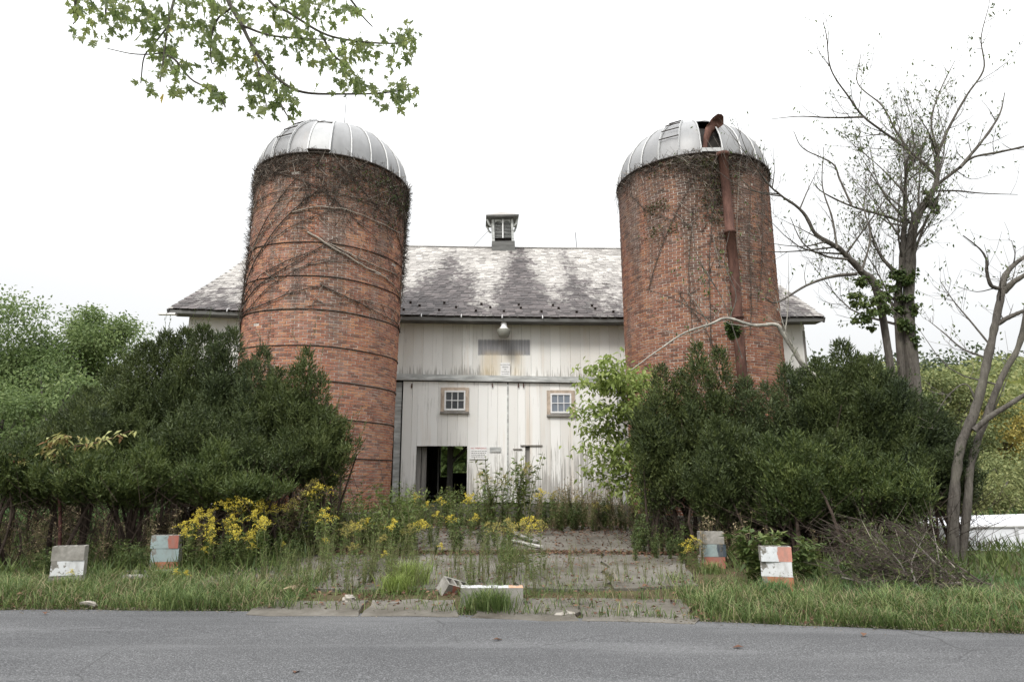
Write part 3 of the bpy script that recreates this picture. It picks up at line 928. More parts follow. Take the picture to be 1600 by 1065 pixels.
# ------------------------------------------------------------------ the two silos
RAD = 2.09
def silo(cx, cy, brick, z0, z1, hoops, label, zlo, zhi, thc, seed):
    s = tag(empty('brick_silo', (cx, cy, 0)), label, 'silo')
    g = Geo(); lathe(g, [(RAD - .007, -.3), (RAD - .007, z1 - .002), (RAD - .3, z1 - .002), (RAD - .3, -.3)], 72, r=.5); g.build('mortar_wall', MT['mortar'], s, smooth=False)
    g = Geo(); lathe(g, [(RAD + .06, -.4), (RAD + .05, z0 - .01), (RAD - .05, z0 - .008)], 72, r=.5); g.build('footing', MT['concrete_dark'], s)
    n = 62; ch = .0685
    rows = int((z1 - z0) / ch)
    K = np.repeat(np.arange(rows), n); J = np.tile(np.arange(n), rows)
    th = (J + (K % 2) * .5) * 2 * math.pi / n + np.sin(K * 12.9) * .008
    zc = z0 + (K + .5) * ch + .008 * np.sin(th * 2 + K * .05) * 1.0
    dth = 2 * math.pi / n
    prd = RAD + np.clip(rng.normal(size=len(K)) * .003, -.0035, .009)
    # worn and missing bricks toward the top
    gone = rng.random(len(K)) < np.interp(zc, [z0, 5, 9.5], [.0, .0005, .003])
    hw = RAD * dth / 2 - .008 - rng.random(len(K)) * .003; hh = ch / 2 - .0072 - rng.random(len(K)) * .002
    px, py = cx + RAD * np.sin(th), cy - RAD * np.cos(th)
    dirx, diry = -px, -py
    dist = np.hypot(px, py)
    face = (np.sin(th) * dirx - np.cos(th) * diry) / dist
    score = np.where((zc > zlo) & (zc < zhi) & ~gone & (np.abs((th - thc + math.pi) % (2 * math.pi) - math.pi) < .62), face / (dist ** 2 + (zc - 1.5) ** 2), 0)
    top = np.argsort(-score)[:300]
    isp = np.zeros(len(K), bool); isp[top] = True
    D = .09
    rest = np.where(~isp & ~gone)[0]
    c = np.stack([np.sin(th), -np.cos(th), 0 * th], 1); tt = np.stack([np.cos(th), np.sin(th), 0 * th], 1); up = np.array((0, 0, 1.0))
    def corners(ix):
        o = c[ix] * prd[ix][:, None] + up * zc[ix][:, None]
        tw = rng.normal(size=len(ix))[:, None] * .003
        vs = []
        for dx in (0, -D):
            for a, b in ((-1, -1), (1, -1), (1, 1), (-1, 1)):
                vs.append(o + c[ix] * (dx + (0 if dx else a * tw)) + tt[ix] * (a * hw[ix])[:, None] + up * (b * hh[ix])[:, None])
        return np.stack(vs, 1)
    v = corners(rest)
    F = np.array([(0, 1, 2, 3), (0, 4, 5, 1), (1, 5, 6, 2), (2, 6, 7, 3), (3, 7, 4, 0)])
    f = (np.arange(len(rest))[:, None, None] * 8 + F[None]).reshape(-1, 4)
    g = Geo(); g.add(v.reshape(-1, 3), f, np.repeat(rng.random(len(rest)), 5))
    tag(g.build('brickwork', brick, s), kind='stuff')
    b0 = Geo(); q = RAD * dth / 2 - .0095; h = ch / 2 - .0082
    b0.add([(-q, 0, -h), (q, 0, -h), (q, 0, h), (-q, 0, h), (-q, D, -h), (q, D, -h), (q, D, h), (-q, D, h)], F, 0.0)
    bm_ = b0.mesh('brick', brick)
    for i in top:
        put('brick', bm_, s, c[i] * prd[i] + up * zc[i], ((rng.random() - .5) * .01, (rng.random() - .5) * .02, th[i] + (rng.random() - .5) * .012))
    for hz in hoops:
        a = np.linspace(0, 2 * math.pi, 73)
        tl = (rng.random() - .5) * .06
        p = np.stack([(RAD + .012) * np.sin(a), -(RAD + .012) * np.cos(a), hz + tl * np.sin(a + 1) + .01 * np.sin(5 * a)], 1)
        g = Geo(); g.tube(p, .014, 5, cap=False); g.build('hoop', MT['iron'], s)
    return s

def dome(s, z1, open_at, ladder_at, hatch_at):
    NG = 24; H = 1.72; RR = RAD + .03
    d = empty('dome', (0, 0, z1), parent=s)
    ph = np.linspace(0, math.pi / 2 * .94, 10)
    def pt(a, p, k=1.0): return np.array((RR * k * math.cos(p) * math.sin(a), -RR * k * math.cos(p) * math.cos(a), H * k * math.sin(p)))
    step = 2 * math.pi / NG
    for k in range(NG):
        a0, a1 = (k - .5) * step, (k + .5) * step
        lo = 5 if k in open_at else 0
        g = Geo(); rr = random.random()
        am = np.linspace(a0, a1, 3)
        V = np.array([[pt(a, p, .997 if j != 1 else 1.003) for j, a in enumerate(am)] for p in ph[lo:]])
        m = len(ph) - lo
        f = [(i * 3 + j, i * 3 + j + 1, i * 3 + j + 4, i * 3 + j + 3) for i in range(m - 1) for j in range(2)]
        g.add(V.reshape(-1, 3), f, rr)
        g.build('dome_panel', MT['galv'], d, smooth=True)
        g = Geo()
        g.tube([pt(a0, p, 1.004) for p in ph], .022, 5)
        g.build('dome_rib', MT['galv_rib'], d, smooth=True)
    g = Geo(); lathe(g, [(.0, H * 1.03), (.16, H * 1.02), (.2, H * .98)], 20); g.build('dome_cap', MT['galv'], d, smooth=True)
    g = Geo(); a = np.linspace(0, 2 * math.pi, 73)
    g.tube(np.stack([(RR + .01) * np.sin(a), -(RR + .01) * np.cos(a), 0 * a - .01], 1), .028, 5, cap=False); g.build('rim_band', MT['iron'], d)
    for k in ladder_at:
        for p in (.36, .56, .76, .93, 1.06):
            g = Geo(); g.tube([pt((k - .5) * step, p, 1.03), pt((k + .5) * step, p, 1.03)], .016, 5); g.build('ladder_rung', MT['iron'], d)
        for e in (-.5, .5):
            g = Geo(); g.tube([pt((k + e) * step, p, 1.025) for p in ph[:-2]], .014, 4); g.build('ladder_rail', MT['galv_rib'], d)
    for k in hatch_at:
        a0, a1 = (k - .5) * step, (k + .5) * step
        q = [pt(a0, .04, 1.02), pt(a1, .04, 1.02), pt(a1, .68, 1.022), pt(a0, .68, 1.022)]
        pr = np.linspace(.04, .68, 6)
        V = [pt(a0 + (a1 - a0) * e, p_, 1.018) for p_ in pr for e in (0, .5, 1)]
        g = Geo(); g.add(V, [(i * 3 + j, i * 3 + j + 1, i * 3 + j + 4, i * 3 + j + 3) for i in range(5) for j in range(2)], .9); o = g.build('hatch', MT['hatch'], d, smooth=True)
        g = Geo(); g.tube([q[3], q[2]], .02, 5); g.build('hatch_bar', MT['iron'], d)
        g = Geo(); g.tube([q[0], q[1]], .03, 5); g.build('hatch_sill', MT['iron'], d)
        for e in (0, 1):
            g = Geo(); g.tube([pt((a0, a1)[e], p_, 1.018) for p_ in pr], .03, 5); g.build('hatch_frame', MT['galv_rib'], d)
    return d, pt, step

SZ = 9.82
left = silo(-5.37, 18.5, MT['brick_a'], .75, SZ, (2.05, 2.95, 3.85, 4.75, 5.65, 6.5, 7.4), 'orange brick silo with iron hoops and closed dome covered in dead vines', 2.4, 5.4, .55, 1)
right = silo(5.28, 18.5, MT['brick_b'], .68, SZ, (), 'red brick silo with broken dome hatch and rusty pipe', 4.9, 7.6, -.42, 2)
left.rotation_euler = (0, R(1.2), 0); right.rotation_euler = (0, R(-.5), 0)
dL, ptL, stp = dome(left, SZ, (), (-2,), (0,))
dL.rotation_euler = (0, 0, R(4))
dR, ptR, stp = dome(right, SZ, (0,), (-2,), ())
dR.rotation_euler = (0, 0, R(0))
g = Geo(); g.tube([(.35, -.9, 1.5), (.35, -.9, 2.35)], .008, 4); g.build('lightning_rod', MT['iron'], dL)
# dark sheet standing in for the shade inside the open hatch, sill, and the torn rusty flap
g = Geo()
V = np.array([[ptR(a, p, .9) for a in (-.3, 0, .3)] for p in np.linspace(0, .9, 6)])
g.add(V.reshape(-1, 3), [(i * 3 + j, i * 3 + j + 1, i * 3 + j + 4, i * 3 + j + 3) for i in range(5) for j in range(2)]); g.build('void_shade_sheet', MT['dark'], dR)
g = Geo(); g.box((0, -RAD - .02, .06), (.56, .12, .1)); g.build('hatch_sill', MT['galv_rib'], dR)
g = Geo()
so = np.array((5.22, 18.5, SZ))
ax = bez([at(1103, 236, 16.62) - so, at(1105, 216, 16.66) - so, at(1112, 202, 16.7) - so, at(1124, 190, 16.6) - so], 12)
aw = np.linspace(.05, .17, 12)
V = []
for p, w in zip(ax, aw):
    for q in np.linspace(-1.1, 1.9, 7):
        V.append(p + np.array((math.sin(q) * w, -math.cos(q) * w * .5, math.cos(q) * w)) + rng.normal(size=3) * .014)
g.add(V, [(i * 7 + j, i * 7 + j + 1, i * 7 + j + 8, i * 7 + j + 7) for i in range(11) for j in range(6)])
g.build('torn_flap', MT['rust'], dR, smooth=True)
# rusty fill pipe up the right silo
pipe = empty('fill_pipe', (.27, -RAD - .13, 0), parent=right)
g = Geo(); g.tube([(0.05, 0, .4), (.04, 0, 3), (.02, .0, 5), (.03, 0, 6.6), (0, 0, 7.6)], .125, 14); g.build('pipe', MT['rust'], pipe, smooth=True)
g = Geo(); g.tube([(0, 0, 7.58), (-.01, 0, 8.6), (-.04, 0, 9.75)], .118, 14); g.build('pipe', MT['rust'], pipe, smooth=True)
for z in (3.1, 5.4, 7.6):
    g = Geo(); lathe(g, [(.12, z - .04), (.15, z - .03), (.15, z + .03), (.12, z + .04)], 14, c=(.02 if z < 7 else 0, 0, 0)); g.build('collar', MT['rust'], pipe, smooth=True)
g = Geo(); lathe(g, [(.12, 9.64), (.165, 9.66), (.17, 9.74), (.12, 9.76)], 16, c=(-.04, 0, 0)); g.build('flange', MT['rust'], pipe, smooth=True)

# ------------------------------------------------------------------ concrete blocks with old paint
def block_mat(name, a=None, b=None, split=.0, thr=.4, zsplit=None):
    t = NT(name, .95, spec=.15)
    n = t.noise((18, 18, 18), 5, .7, obj=True); n2 = t.noise((5, 5, 5), 4, .6, obj=True)
    c = t.ramp(n2, [(.3, (.17, .16, .14)), (.7, (.33, .315, .29))])
    c = t.mix(.35, c, t.ramp(n, [(.3, (.3, .3, .3)), (.7, (.7, .7, .7))]), 'OVERLAY')
    if a:
        y = t.comp('Y', obj=True); x = t.comp('X', obj=True)
        front = t.mapr(y, -.0925, -.094) if zsplit is None else t.mapr(t.comp('Z', obj=True), .0925, .094)
        chip = t.mapr(t.math('ADD', t.math('MULTIPLY', n, .5), t.math('MULTIPLY', n2, .5)), thr + .025, thr + .05)
        wear = t.mapr(t.noise((7, 7, 2.5), 5, .7, obj=True, off=(3, 3, 3)), .5, .7)
        pc = a if b is None else t.mix(t.mapr(t.math('ADD', x, t.math('MULTIPLY', t.math('SUBTRACT', n2, .5), .12)), split - .006, split + .006), a, b)
        if not isinstance(pc, tuple): pc = t.mix(.25, pc, t.ramp(n, [(.3, (.3, .3, .3)), (.7, (.7, .7, .7))]), 'OVERLAY')
        pc = t.mix(t.math('MULTIPLY', wear, .5), pc, (.2, .185, .165))
        c = t.mix(t.math('MULTIPLY', front, chip), c, pc)
    t.col(c); t.bump(n, .6, .006)
    return t.m
WHT, TEAL, ORG, RED_, DRK = (.6, .61, .62), (.27, .33, .33), (.38, .16, .095), (.33, .13, .1), (.06, .075, .09)
def block_mesh(mat, hollow=True):
    g = Geo(); L, D, H = .197, .095, .095; w = .03
    # outer shell and three hollow cells open at the top
    xs_ = [-L, -L + w, -.075, -.045, .045, .075, L - w, L]
    ys_ = [-D, -D + w, D - w, D]
    cells = {(1, 1), (3, 1), (5, 1)} if hollow else set()
    for i in range(7):
        for j in range(3):
            a, b, c, d = xs_[i], xs_[i + 1], ys_[j], ys_[j + 1]
            if (i, j) in cells:
                q = [(a, c), (b, c), (b, d), (a, d)]
                v = [(x, y, H) for x, y in q] + [(x, y, -H * .6) for x, y in q]
                g.add(v, [(0, 4, 5, 1), (1, 5, 6, 2), (2, 6, 7, 3), (3, 7, 4, 0), (4, 7, 6, 5)], .5)
            else:
                g.add([(a, c, H), (b, c, H), (b, d, H), (a, d, H)], [(0, 1, 2, 3)], .5)
    q = [(-L, -D), (L, -D), (L, D), (-L, D)]
    g.add([(x, y, -H) for x, y in q] + [(x, y, H) for x, y in q], [(3, 2, 1, 0), (0, 1, 5, 4), (1, 2, 6, 5), (2, 3, 7, 6), (3, 0, 4, 7)], .5)
    me = g.mesh('concrete_block', mat)
    return me
def stack(px, py, specs, yaw, lean, place):
    p = ong(px, py); z = float(gz(p[0], p[1])) - .02
    for k, (mt, lab) in enumerate(specs):
        o = put('concrete_block', block_mesh(mt), None, (p[0] + lean * k + rng.normal() * .012, p[1] + rng.normal() * .01, z + .1 + k * .193), (rng.normal() * .01, -lean * .9, yaw + rng.normal() * .05))
        tag(o, lab, 'concrete block', place)
bm = block_mat
plainb = bm('block_bare')
stack(103, 916, [(plainb, 'bare grey concrete block sunk in the grass at the bottom of the leftmost stack'), (bm('block_white', WHT, thr=.43), 'concrete block with flaking white front in the leftmost stack'), (plainb, 'bare grey hollow block on top of the leftmost stack')], R(18), .006, 'leftmost block stack by the road')
stack(256, 896, [(bm('block_orange', ORG, thr=.42), 'orange painted block at the foot of the stack beside the goldenrod'), (bm('block_teal', TEAL, thr=.4), 'pale teal block in the middle of the stack beside the goldenrod'), (bm('block_teal_red', TEAL, RED_, .06, .4), 'half teal half red block topping the stack beside the goldenrod')], R(14), -.004, 'painted block stack beside the goldenrod')
stack(474, 862, [(plainb, 'bare block under the stack half hidden in weeds before the left silo'), (bm('block_orange2', ORG, thr=.45), 'faded orange block in the weedy stack before the left silo'), (bm('block_teal2', TEAL, thr=.47), 'greyish teal block topping the weedy stack before the left silo')], R(4), .0, 'block stack in the weeds')
stack(1113, 886, [(bm('block_red', RED_, thr=.4), 'red painted block at the foot of the stack under the right-hand yews'), (bm('block_dark', TEAL, DRK, .07, .38), 'teal and black block in the middle of the stack under the right-hand yews'), (plainb, 'bare grey block topping the stack under the right-hand yews')], R(-8), .004, 'block stack right of the driveway')
stack(1216, 921, [(bm('block_orange3', ORG, thr=.4), 'orange block at the foot of the rightmost stack by the pokeweed'), (bm('block_white2', WHT, thr=.42), 'white painted block in the middle of the rightmost stack'), (bm('block_white_pink', (.6, .62, .64), (.5, .24, .19), .03, .4), 'half white half pink block topping the rightmost stack')], R(-17), .006, 'rightmost block stack by the road')
for px, mt, lab, rz in ((744, bm('block_white_top', WHT, thr=.42, zsplit=1), 'white topped block lying in the grass tuft at the road edge', .05), (792, bm('block_white_orange_top', WHT, (.58, .33, .22), .02, .4, zsplit=1), 'white and orange topped block lying beside the tuft at the road edge', .03)):
    p = ong(px, 946)
    g = Geo()
    o = put('concrete_block', block_mesh(mt, False), None, (p[0], p[1] + .06, .12), (0, 0, rz), (.97, 1.05, 1.25))
    tag(o, lab, 'concrete block', 'blocks lying at the road edge')
p = ong(715, 928)
tag(put('concrete_block', block_mesh(bm('block_red2', RED_, thr=.45)), None, (p[0] - .05, p[1] + .1, .1), (.5, .3, .7)), 'tipped reddish block behind the white topped block', 'concrete block', 'blocks lying at the road edge')

MT['oldwhite'] = plain('flaked_white_plank', (.4, .385, .36), .9, 0, .45, (9, 9, 9))
# boards on the driveway and under the painted stack
for k, (a, b, mt, lab) in enumerate((((792, 829), (824, 846), 'oldwhite', 'short white plank lying uppermost in the driveway crack'), ((792, 848), (845, 860), 'oldwhite', 'long white plank lying lowest in the driveway crack'), ((800, 838), (838, 853), 'greywood', 'grey plank between the two white planks on the driveway'))):
    p, q = ong(*a), ong(*b)
    m = (p + q) / 2; d = q - p
    g = Geo(); g.box((0, 0, 0), (np.linalg.norm(d), .1, .03))
    tag(g.build('plank', MT[mt], None, loc=(m[0], m[1], m[2] + .06 + .015 * k), rot=(.1, -math.atan2(d[2], math.hypot(d[0], d[1])), math.atan2(d[1], d[0]))), lab, 'plank', 'planks on the driveway')
for k, (a, b) in enumerate((((195, 899), (288, 896)), ((200, 905), (275, 905)))):
    p, q = ong(*a), ong(*b); m = (p + q) / 2; d = q - p
    g = Geo(); g.box((0, 0, 0), (np.linalg.norm(d), .12, .035))
    tag(g.build('plank', MT['greywood'], None, loc=(m[0], m[1] - .12, float(gz(m[0], m[1])) + .05), rot=(.05, 0, math.atan2(d[1], d[0]))), ('weathered plank tucked under the orange based block stack', 'lower weathered plank in the grass before the orange based block stack')[k], 'plank', 'planks by the painted stack')
# rubble and litter on the verge
def rock(px, py, size, mat, name, lab, cat):
    p = ong(px, py)
    g = Geo()
    u = np.linspace(0, math.pi, 7); v = np.linspace(0, 2 * math.pi, 9)[:-1]
    P_ = np.array([[(math.sin(a) * math.cos(b), math.sin(a) * math.sin(b), math.cos(a)) for b in v] for a in u]).reshape(-1, 3)
    P_ *= (1 + .28 * np.sin(P_ @ rng.normal(size=3) * 3 + 1))[:, None] * np.array(size) + rng.normal(size=P_.shape) * .006
    f = [(i * 8 + j, (i + 1) * 8 + j, (i + 1) * 8 + (j + 1) % 8, i * 8 + (j + 1) % 8) for i in range(6) for j in range(8)]
    g.add(P_, f)
    tag(g.build(name, mat, None, loc=(p[0], p[1], p[2] + size[2] * .6), rot=(0, 0, rng.random())), lab, cat)
pale = plain('pale_stone', (.3, .275, .24), .9, 0, .25, (14, 14, 14), .4)
rock(457, 925, (.2, .06, .05), plain('tan_rotten_wood', (.5, .38, .27), .9, 0, .3, (14, 4, 4)), 'rotten_log', 'short tan piece of rotten wood in the verge grass', 'log')
rock(140, 946, (.1, .05, .04), pale, 'stone', 'pale stone at the road edge below the leftmost block stack', 'stone')
rock(545, 940, (.09, .06, .05), pale, 'stone', 'whitish stone on the verge before the weedy driveway', 'stone')
rock(882, 961, (.12, .05, .03), pale, 'stone', 'flat pale stone at the road edge right of the grass tuft', 'stone')
rock(990, 962, (.07, .04, .03), pale, 'stone', 'small pale stone at the road edge by the rightmost apron slab', 'stone')

# white box-sided body behind the twin trunk
wb = tag(empty('trailer_body', (11.2, 15.2, -.32), R(-14)), 'white flat-sided trailer body half hidden behind the twin trunk', 'trailer')
wm = plain('chalky_white_panel', (.74, .75, .78), .6, 0, .1, (1, 1, .5))
g = Geo()
L_, D_, H_ = 2.1, 1.2, .95
base = [(-L_, -D_), (L_, -D_), (L_, D_), (-L_, D_)]
v = [(x, y, 0) for x, y in base] + [(x * .97, y * .9, H_ + .04 * x) for x, y in base] + [(x * .9, y * .55, H_ + .12 + .04 * x) for x, y in base]
g.add(v, [(0, 1, 5, 4), (1, 2, 6, 5), (2, 3, 7, 6), (3, 0, 4, 7), (4, 5, 9, 8), (5, 6, 10, 9), (6, 7, 11, 10), (7, 4, 8, 11), (8, 9, 10, 11)], .5)
g.build('shell', wm, wb)
for x in (-.75, .35):
    g = Geo(); g.box((x, -D_ * .95 - .02, .46), (.05, .03, .86), tilt=('X', -.12)); g.build('panel_seam', MT['galv_rib'], wb)
g = Geo(); g.tube([(-L_ * .97, -D_ * .92, H_ - .09), (L_ * .97, -D_ * .92, H_ + .075)], .035, 6); g.build('top_edge', MT['white'], wb)

# ------------------------------------------------------------------ yews
def yew(tops, mat, zb, rad, label, group, Ybase, dens=1.0, stems=7, cat='shrub'):
    tops = [np.array(t_, float) - (0, 0, .2) for t_ in tops]
    c0 = np.mean(tops, axis=0)
    base = np.array((c0[0], c0[1], float(gz(c0[0], c0[1]))))
    root = tag(empty('yew_shrub', base), label, cat, group)
    g = Geo()
    plumes = []
    R0 = rad
    for t_ in tops:
        H0 = t_[2] - zb
        plumes.append((t_, t_ * (1, 1, 0) + (0, 0, zb), rad * .5, .0))
        for q in range(17):
            a_ = rng.random() * 6.28; of = rad * (.25 + .85 * rng.random() ** .8)
            if rng.random() < .6: a_ = -abs(a_ % math.pi)          # more of them on the road side
            f_ = of / (1.1 * rad)
            zt = zb + H0 * (1 - .5 * f_ ** 1.6) * (.62 + .4 * rng.random())
            if q > 12: zt = zb + H0 * (.15 + .35 * rng.random())
            L_ = .5 + .5 * rng.random()
            cx, cy = t_[0] + of * math.cos(a_), t_[1] + of * math.sin(a_)
            lean = .25 + .55 * f_
            z0_ = max(zt - L_ - .2, zb - .25 * rng.random())
            plumes.append((np.array((cx, cy, zt)), np.array((cx - math.cos(a_) * lean * L_, cy - math.sin(a_) * lean * L_, z0_)), rad * (.2 + .2 * rng.random()), rng.normal() * .13))
    for t_, b0_, rad, tone in plumes:
        zb_ = b0_[2]; H = t_[2] - zb_
        n = int(dens * 1150 * rad * max(H, .5))
        u = rng.random(n) ** .8
        th = rng.random(n) * 2 * math.pi
        prof = rad * np.clip(1 - u ** 2.4, 0, 1) ** .6 * sm(u / .2 + .3)
        k1, k2, k3 = rng.random(3) * 6.28
        lump = 1 + .26 * np.sin(th * 3 + k1 + u * 5) * np.sin(u * 9 + k2) + .16 * np.sin(th * 7 + k3) * np.sin(u * 19 + k1)
        rr = prof * lump * (1 - .5 * rng.random(n) ** 2.2)
        P_ = np.stack([b0_[0] + (t_[0] - b0_[0]) * u + rr * np.cos(th), b0_[1] + (t_[1] - b0_[1]) * u + rr * np.sin(th) * .95, zb_ + u * H], 1)
        P_[:, 2] += .06 * np.sin(P_[:, 0] * 4 + k1) * np.sin(P_[:, 1] * 4 + k2)
        d = np.stack([np.cos(th), np.sin(th), .75 + .9 * u], 1) + rng.normal(size=(n, 3)) * .45
        cl = (np.sin(P_[:, 0] * 7 + k1) * np.sin(P_[:, 1] * 7 + k3) * np.sin(P_[:, 2] * 7 + k2)) * .25
        g.needles(P_ - base, d, .085 + .085 * rng.random(n), 5, np.clip(.42 + tone + cl + rng.normal(size=n) * .2, 0, .98))
        # leading shoots that make the spiky outline
        m = int(24 * rad)
        for q in range(m):
            a_ = rng.random() * 6.28; ur = .35 + .65 * rng.random()
            r0 = rad * max(0, 1 - ur ** 1.9) ** .62 * .85
            b_ = b0_ + (t_ - b0_) * ur + np.array((r0 * math.cos(a_), r0 * math.sin(a_), -.05))
            Ls = .12 + .3 * rng.random() ** 1.5
            dv = np.array((math.cos(a_) * .5, math.sin(a_) * .5, .9)) + (t_ - b0_) * .3 + rng.normal(size=3) * .25
            s_ = np.linspace(0, 1, 7)[:, None]
            pts = b_ + dv * Ls * s_
            g.needles(pts - base, np.repeat(dv[None], 7, 0) + rng.normal(size=(7, 3)) * .35, .1, 6, np.clip(.5 + rng.normal(size=7) * .2, 0, .98))
    rad = R0
    g.build('crown', mat, root)
    g = Geo()
    for t_ in tops:
        for q in range(stems // 2 + 1):
            b_ = np.array((t_[0] + rng.normal() * .25, t_[1] + rng.normal() * .2, 0)); b_[2] = float(gz(b_[0], b_[1])) - .05
            e_ = t_ + np.array((rng.normal() * rad * .35, rng.normal() * rad * .3, -(.25 + .4 * rng.random()) * (t_[2] - zb)))
            m_ = (b_ + e_) / 2 + rng.normal(size=3) * .14
            r_ = .02 + .03 * rng.random()
            g.tube(bez([b_, m_, e_], 8) - base, np.linspace(r_, r_ * .3, 8), 6)
    g.build('trunk', MT['bark_dark'], root)
    # dead lower twigs
    n = 70 * len(tops)
    ti = rng.integers(0, len(tops), n)
    c_ = np.array(tops)[ti]
    p0 = np.stack([c_[:, 0] + rng.normal(size=n) * rad * .55, c_[:, 1] + rng.normal(size=n) * rad * .5, 0 * ti], 1)
    p0[:, 2] = gz(p0[:, 0], p0[:, 1]) + rng.random(n) * (zb - .1)
    p1 = p0 + np.stack([rng.normal(size=n) * .4, rng.normal(size=n) * .35 - .1, .15 + .5 * rng.random(n)], 1)
    g = Geo(); g.sticks(p0 - base, p1 - base, .0055, .0025)
    tag(g.build('dead_twigs', MT['bark_dark'], root), kind='stuff')
    return root
def T(l, Y, j=.25): return [at(a, b, Y + (random.random() - .5) * 2 * j) for a, b in l]
GL, GR = 'yews massed left of the driveway', 'yews massed right of the driveway'
yew(T([(62, 668), (100, 636), (140, 596), (186, 560)], 15.6), MT['yew'], 1.0, 1.15, 'dark yew sloping down toward the pale broadleaf trees', GL, 15)
yew(T([(232, 524), (262, 512), (292, 506), (320, 500)], 14.6), MT['yew'], 1.1, 1.05, 'tallest dark yew below the barn\'s left eave', GL, 14.5)
yew(T([(346, 510), (366, 506), (395, 552), (412, 534)], 14.2), MT['yew_blue'], 1.2, .8, 'dark yew pressed against the near side of the vine-covered silo', GL, 14)
yew(T([(436, 566), (480, 534), (497, 572), (515, 622)], 13.4), MT['yew'], 1.5, .62, 'narrow yew with pointed tips in front of the vine-covered silo', GL, 13.5)
yew(T([(6, 704), (50, 672), (104, 712), (146, 676)], 12.0, .35), MT['yew_green'], 1.3, .72, 'low fresh green yew behind the leftmost block stack', GL, 12, 1.1)
yew(T([(200, 708), (240, 676), (298, 716), (344, 682), (398, 726)], 11.9, .35), MT['yew_green'], 1.25, .62, 'low fresh green yew behind the painted block stack', GL, 12, 1.1)
yew(T([(300, 620), (380, 640), (450, 660)], 12.7, .1), MT['yew'], 1.5, .7, 'dark spreading yew between the low green yew and the silo', GL, 12.6)
yew(T([(1018, 604), (1032, 560), (1062, 570), (1088, 528), (1122, 534)], 13.6), MT['yew'], .95, .66, 'dark yew with a tall tip in front of the pipe-fed silo', GR, 13.5)
yew(T([(1162, 580), (1196, 590), (1226, 556), (1250, 562)], 13.2), MT['yew_blue'], .7, .75, 'dark bluish yew below the pale hanging limb', GR, 13)
yew(T([(1276, 546), (1312, 524), (1336, 540), (1358, 546)], 13.2), MT['yew'], 1.0, .85, 'broad dark yew below the barn\'s right eave', GR, 13)
yew(T([(1386, 570), (1420, 598), (1450, 610), (1474, 644)], 12.9), MT['yew_blue'], 1.15, .7, 'dark yew tapering down toward the twin trunk', GR, 12.5)
yew(T([(1200, 672), (1240, 660), (1280, 680), (1330, 690), (1390, 700)], 11.9, .15), MT['yew_green'], .95, .62, 'fresh green lower yew above the rightmost block stack', GR, 12, 1.05)
yew(T([(1120, 640), (1160, 660)], 12.6, .1), MT['yew'], .8, .7, 'small dark yew above the middle block stack', GR, 12.6)

# ------------------------------------------------------------------ broadleaf crowns
def crown(g, c, rad, n, L, W, hang=.3, base=np.zeros(3), lumps=26, sq=(1, 1, 1), inner=.55):
    """leaves spread over many uneven lumps inside an ellipsoid"""
    c = np.array(c, float); sq = np.array(sq)
    u = unit(lumps) * (rng.random(lumps) ** .4)[:, None] * rad * .82 * sq
    lr = rad * (.24 + .26 * rng.random(lumps)) * (26 / max(26, lumps)) ** .3
    li = rng.integers(0, lumps, n)
    d = unit(n)
    P_ = c + u[li] + d * (lr[li] * np.abs(inner + .1 + (1 - inner) * .5 * rng.normal(size=n)))[:, None] * np.array((1, 1, .72)) + rng.normal(size=(n, 3)) * rad * .02
    dirs = d * .6 + unit(n) * .6 - np.array((0, 0, hang))
    nn = np.array((0, 0, 1.0)) + unit(n) * .8
    sz = .7 + .6 * rng.random(n)
    g.leaves(P_ - base, dirs, nn, L * sz, W * sz, np.clip(.5 + rng.normal(size=n) * .22, 0, .98))
    return c + u

def bg_tree(px, py, Y, rad, n, mat, label, group, L=.3, W=.2, name='broadleaf_tree', sq=(1, 1, 1), lumps=30):
    top = at(px, py, Y)
    c = top - np.array((0, 0, rad * sq[2] * .98))
    b = np.array((c[0], c[1], float(gz(c[0], c[1]))))
    root = tag(empty(name, b), label, 'tree', group)
    g = Geo(); lc = crown(g, c, rad, n, L, W, .3, b, lumps, sq); g.build('crown', mat, root)
    g = Geo()
    g.tube(bez([b, b + (0, 0, (c[2] - b[2]) * .6), c + (0, 0, rad * .3)], 8) - b, np.linspace(.3, .06, 8), 8)
    for q in lc[:22]:
        g.tube(bez([b + (0, 0, (c[2] - b[2]) * .55), (q + c) / 2 + (0, 0, -.3), q], 6) - b, np.linspace(.1, .02, 6), 5)
    g.build('trunk', MT['bark'], root)
BGL = 'pale broadleaf trees beyond the left yews'
bg_tree(40, 458, 36, 4.4, 30000, MT['maple_bg'], 'pale green broadleaf tree standing at the left picture edge', BGL, .17, .11, lumps=70, sq=(1, 1, 1.15))
bg_tree(150, 462, 39, 4.0, 28000, MT['maple_bg'], 'pale green broadleaf tree nearer to the barn\'s left eave', BGL, .17, .11, lumps=64, sq=(1, 1, 1.2))
bg_tree(10, 590, 27, 2.6, 13000, MT['maple_bg'], 'low pale green tree below the broadleaf crowns', BGL, .14, .09, lumps=44, sq=(1.2, 1, 1))
bg_tree(90, 560, 33, 4.0, 16000, MT['maple_bg'], 'broadleaf tree half hidden between the two pale crowns and the yews', BGL, .17, .11, lumps=50, sq=(1.3, 1, 1))
bg_tree(712, 600, 46, 5.5, 9000, MT['maple_bg'], 'green tree glimpsed through the open barn doorway', None, .55, .4)
bg_tree(-60, 520, 50, 5.5, 7000, MT['maple_bg'], 'farther broadleaf tree cut by the left picture edge', BGL)
BGR = 'bushes on the slope at the right'
bg_tree(1468, 566, 30, 2.6, 16000, MT['hill'], 'light green rounded bush between the ivy trunk and the leaning trunk', BGR, .14, .09, 'bush', (1.2, 1, 1.3), 44)
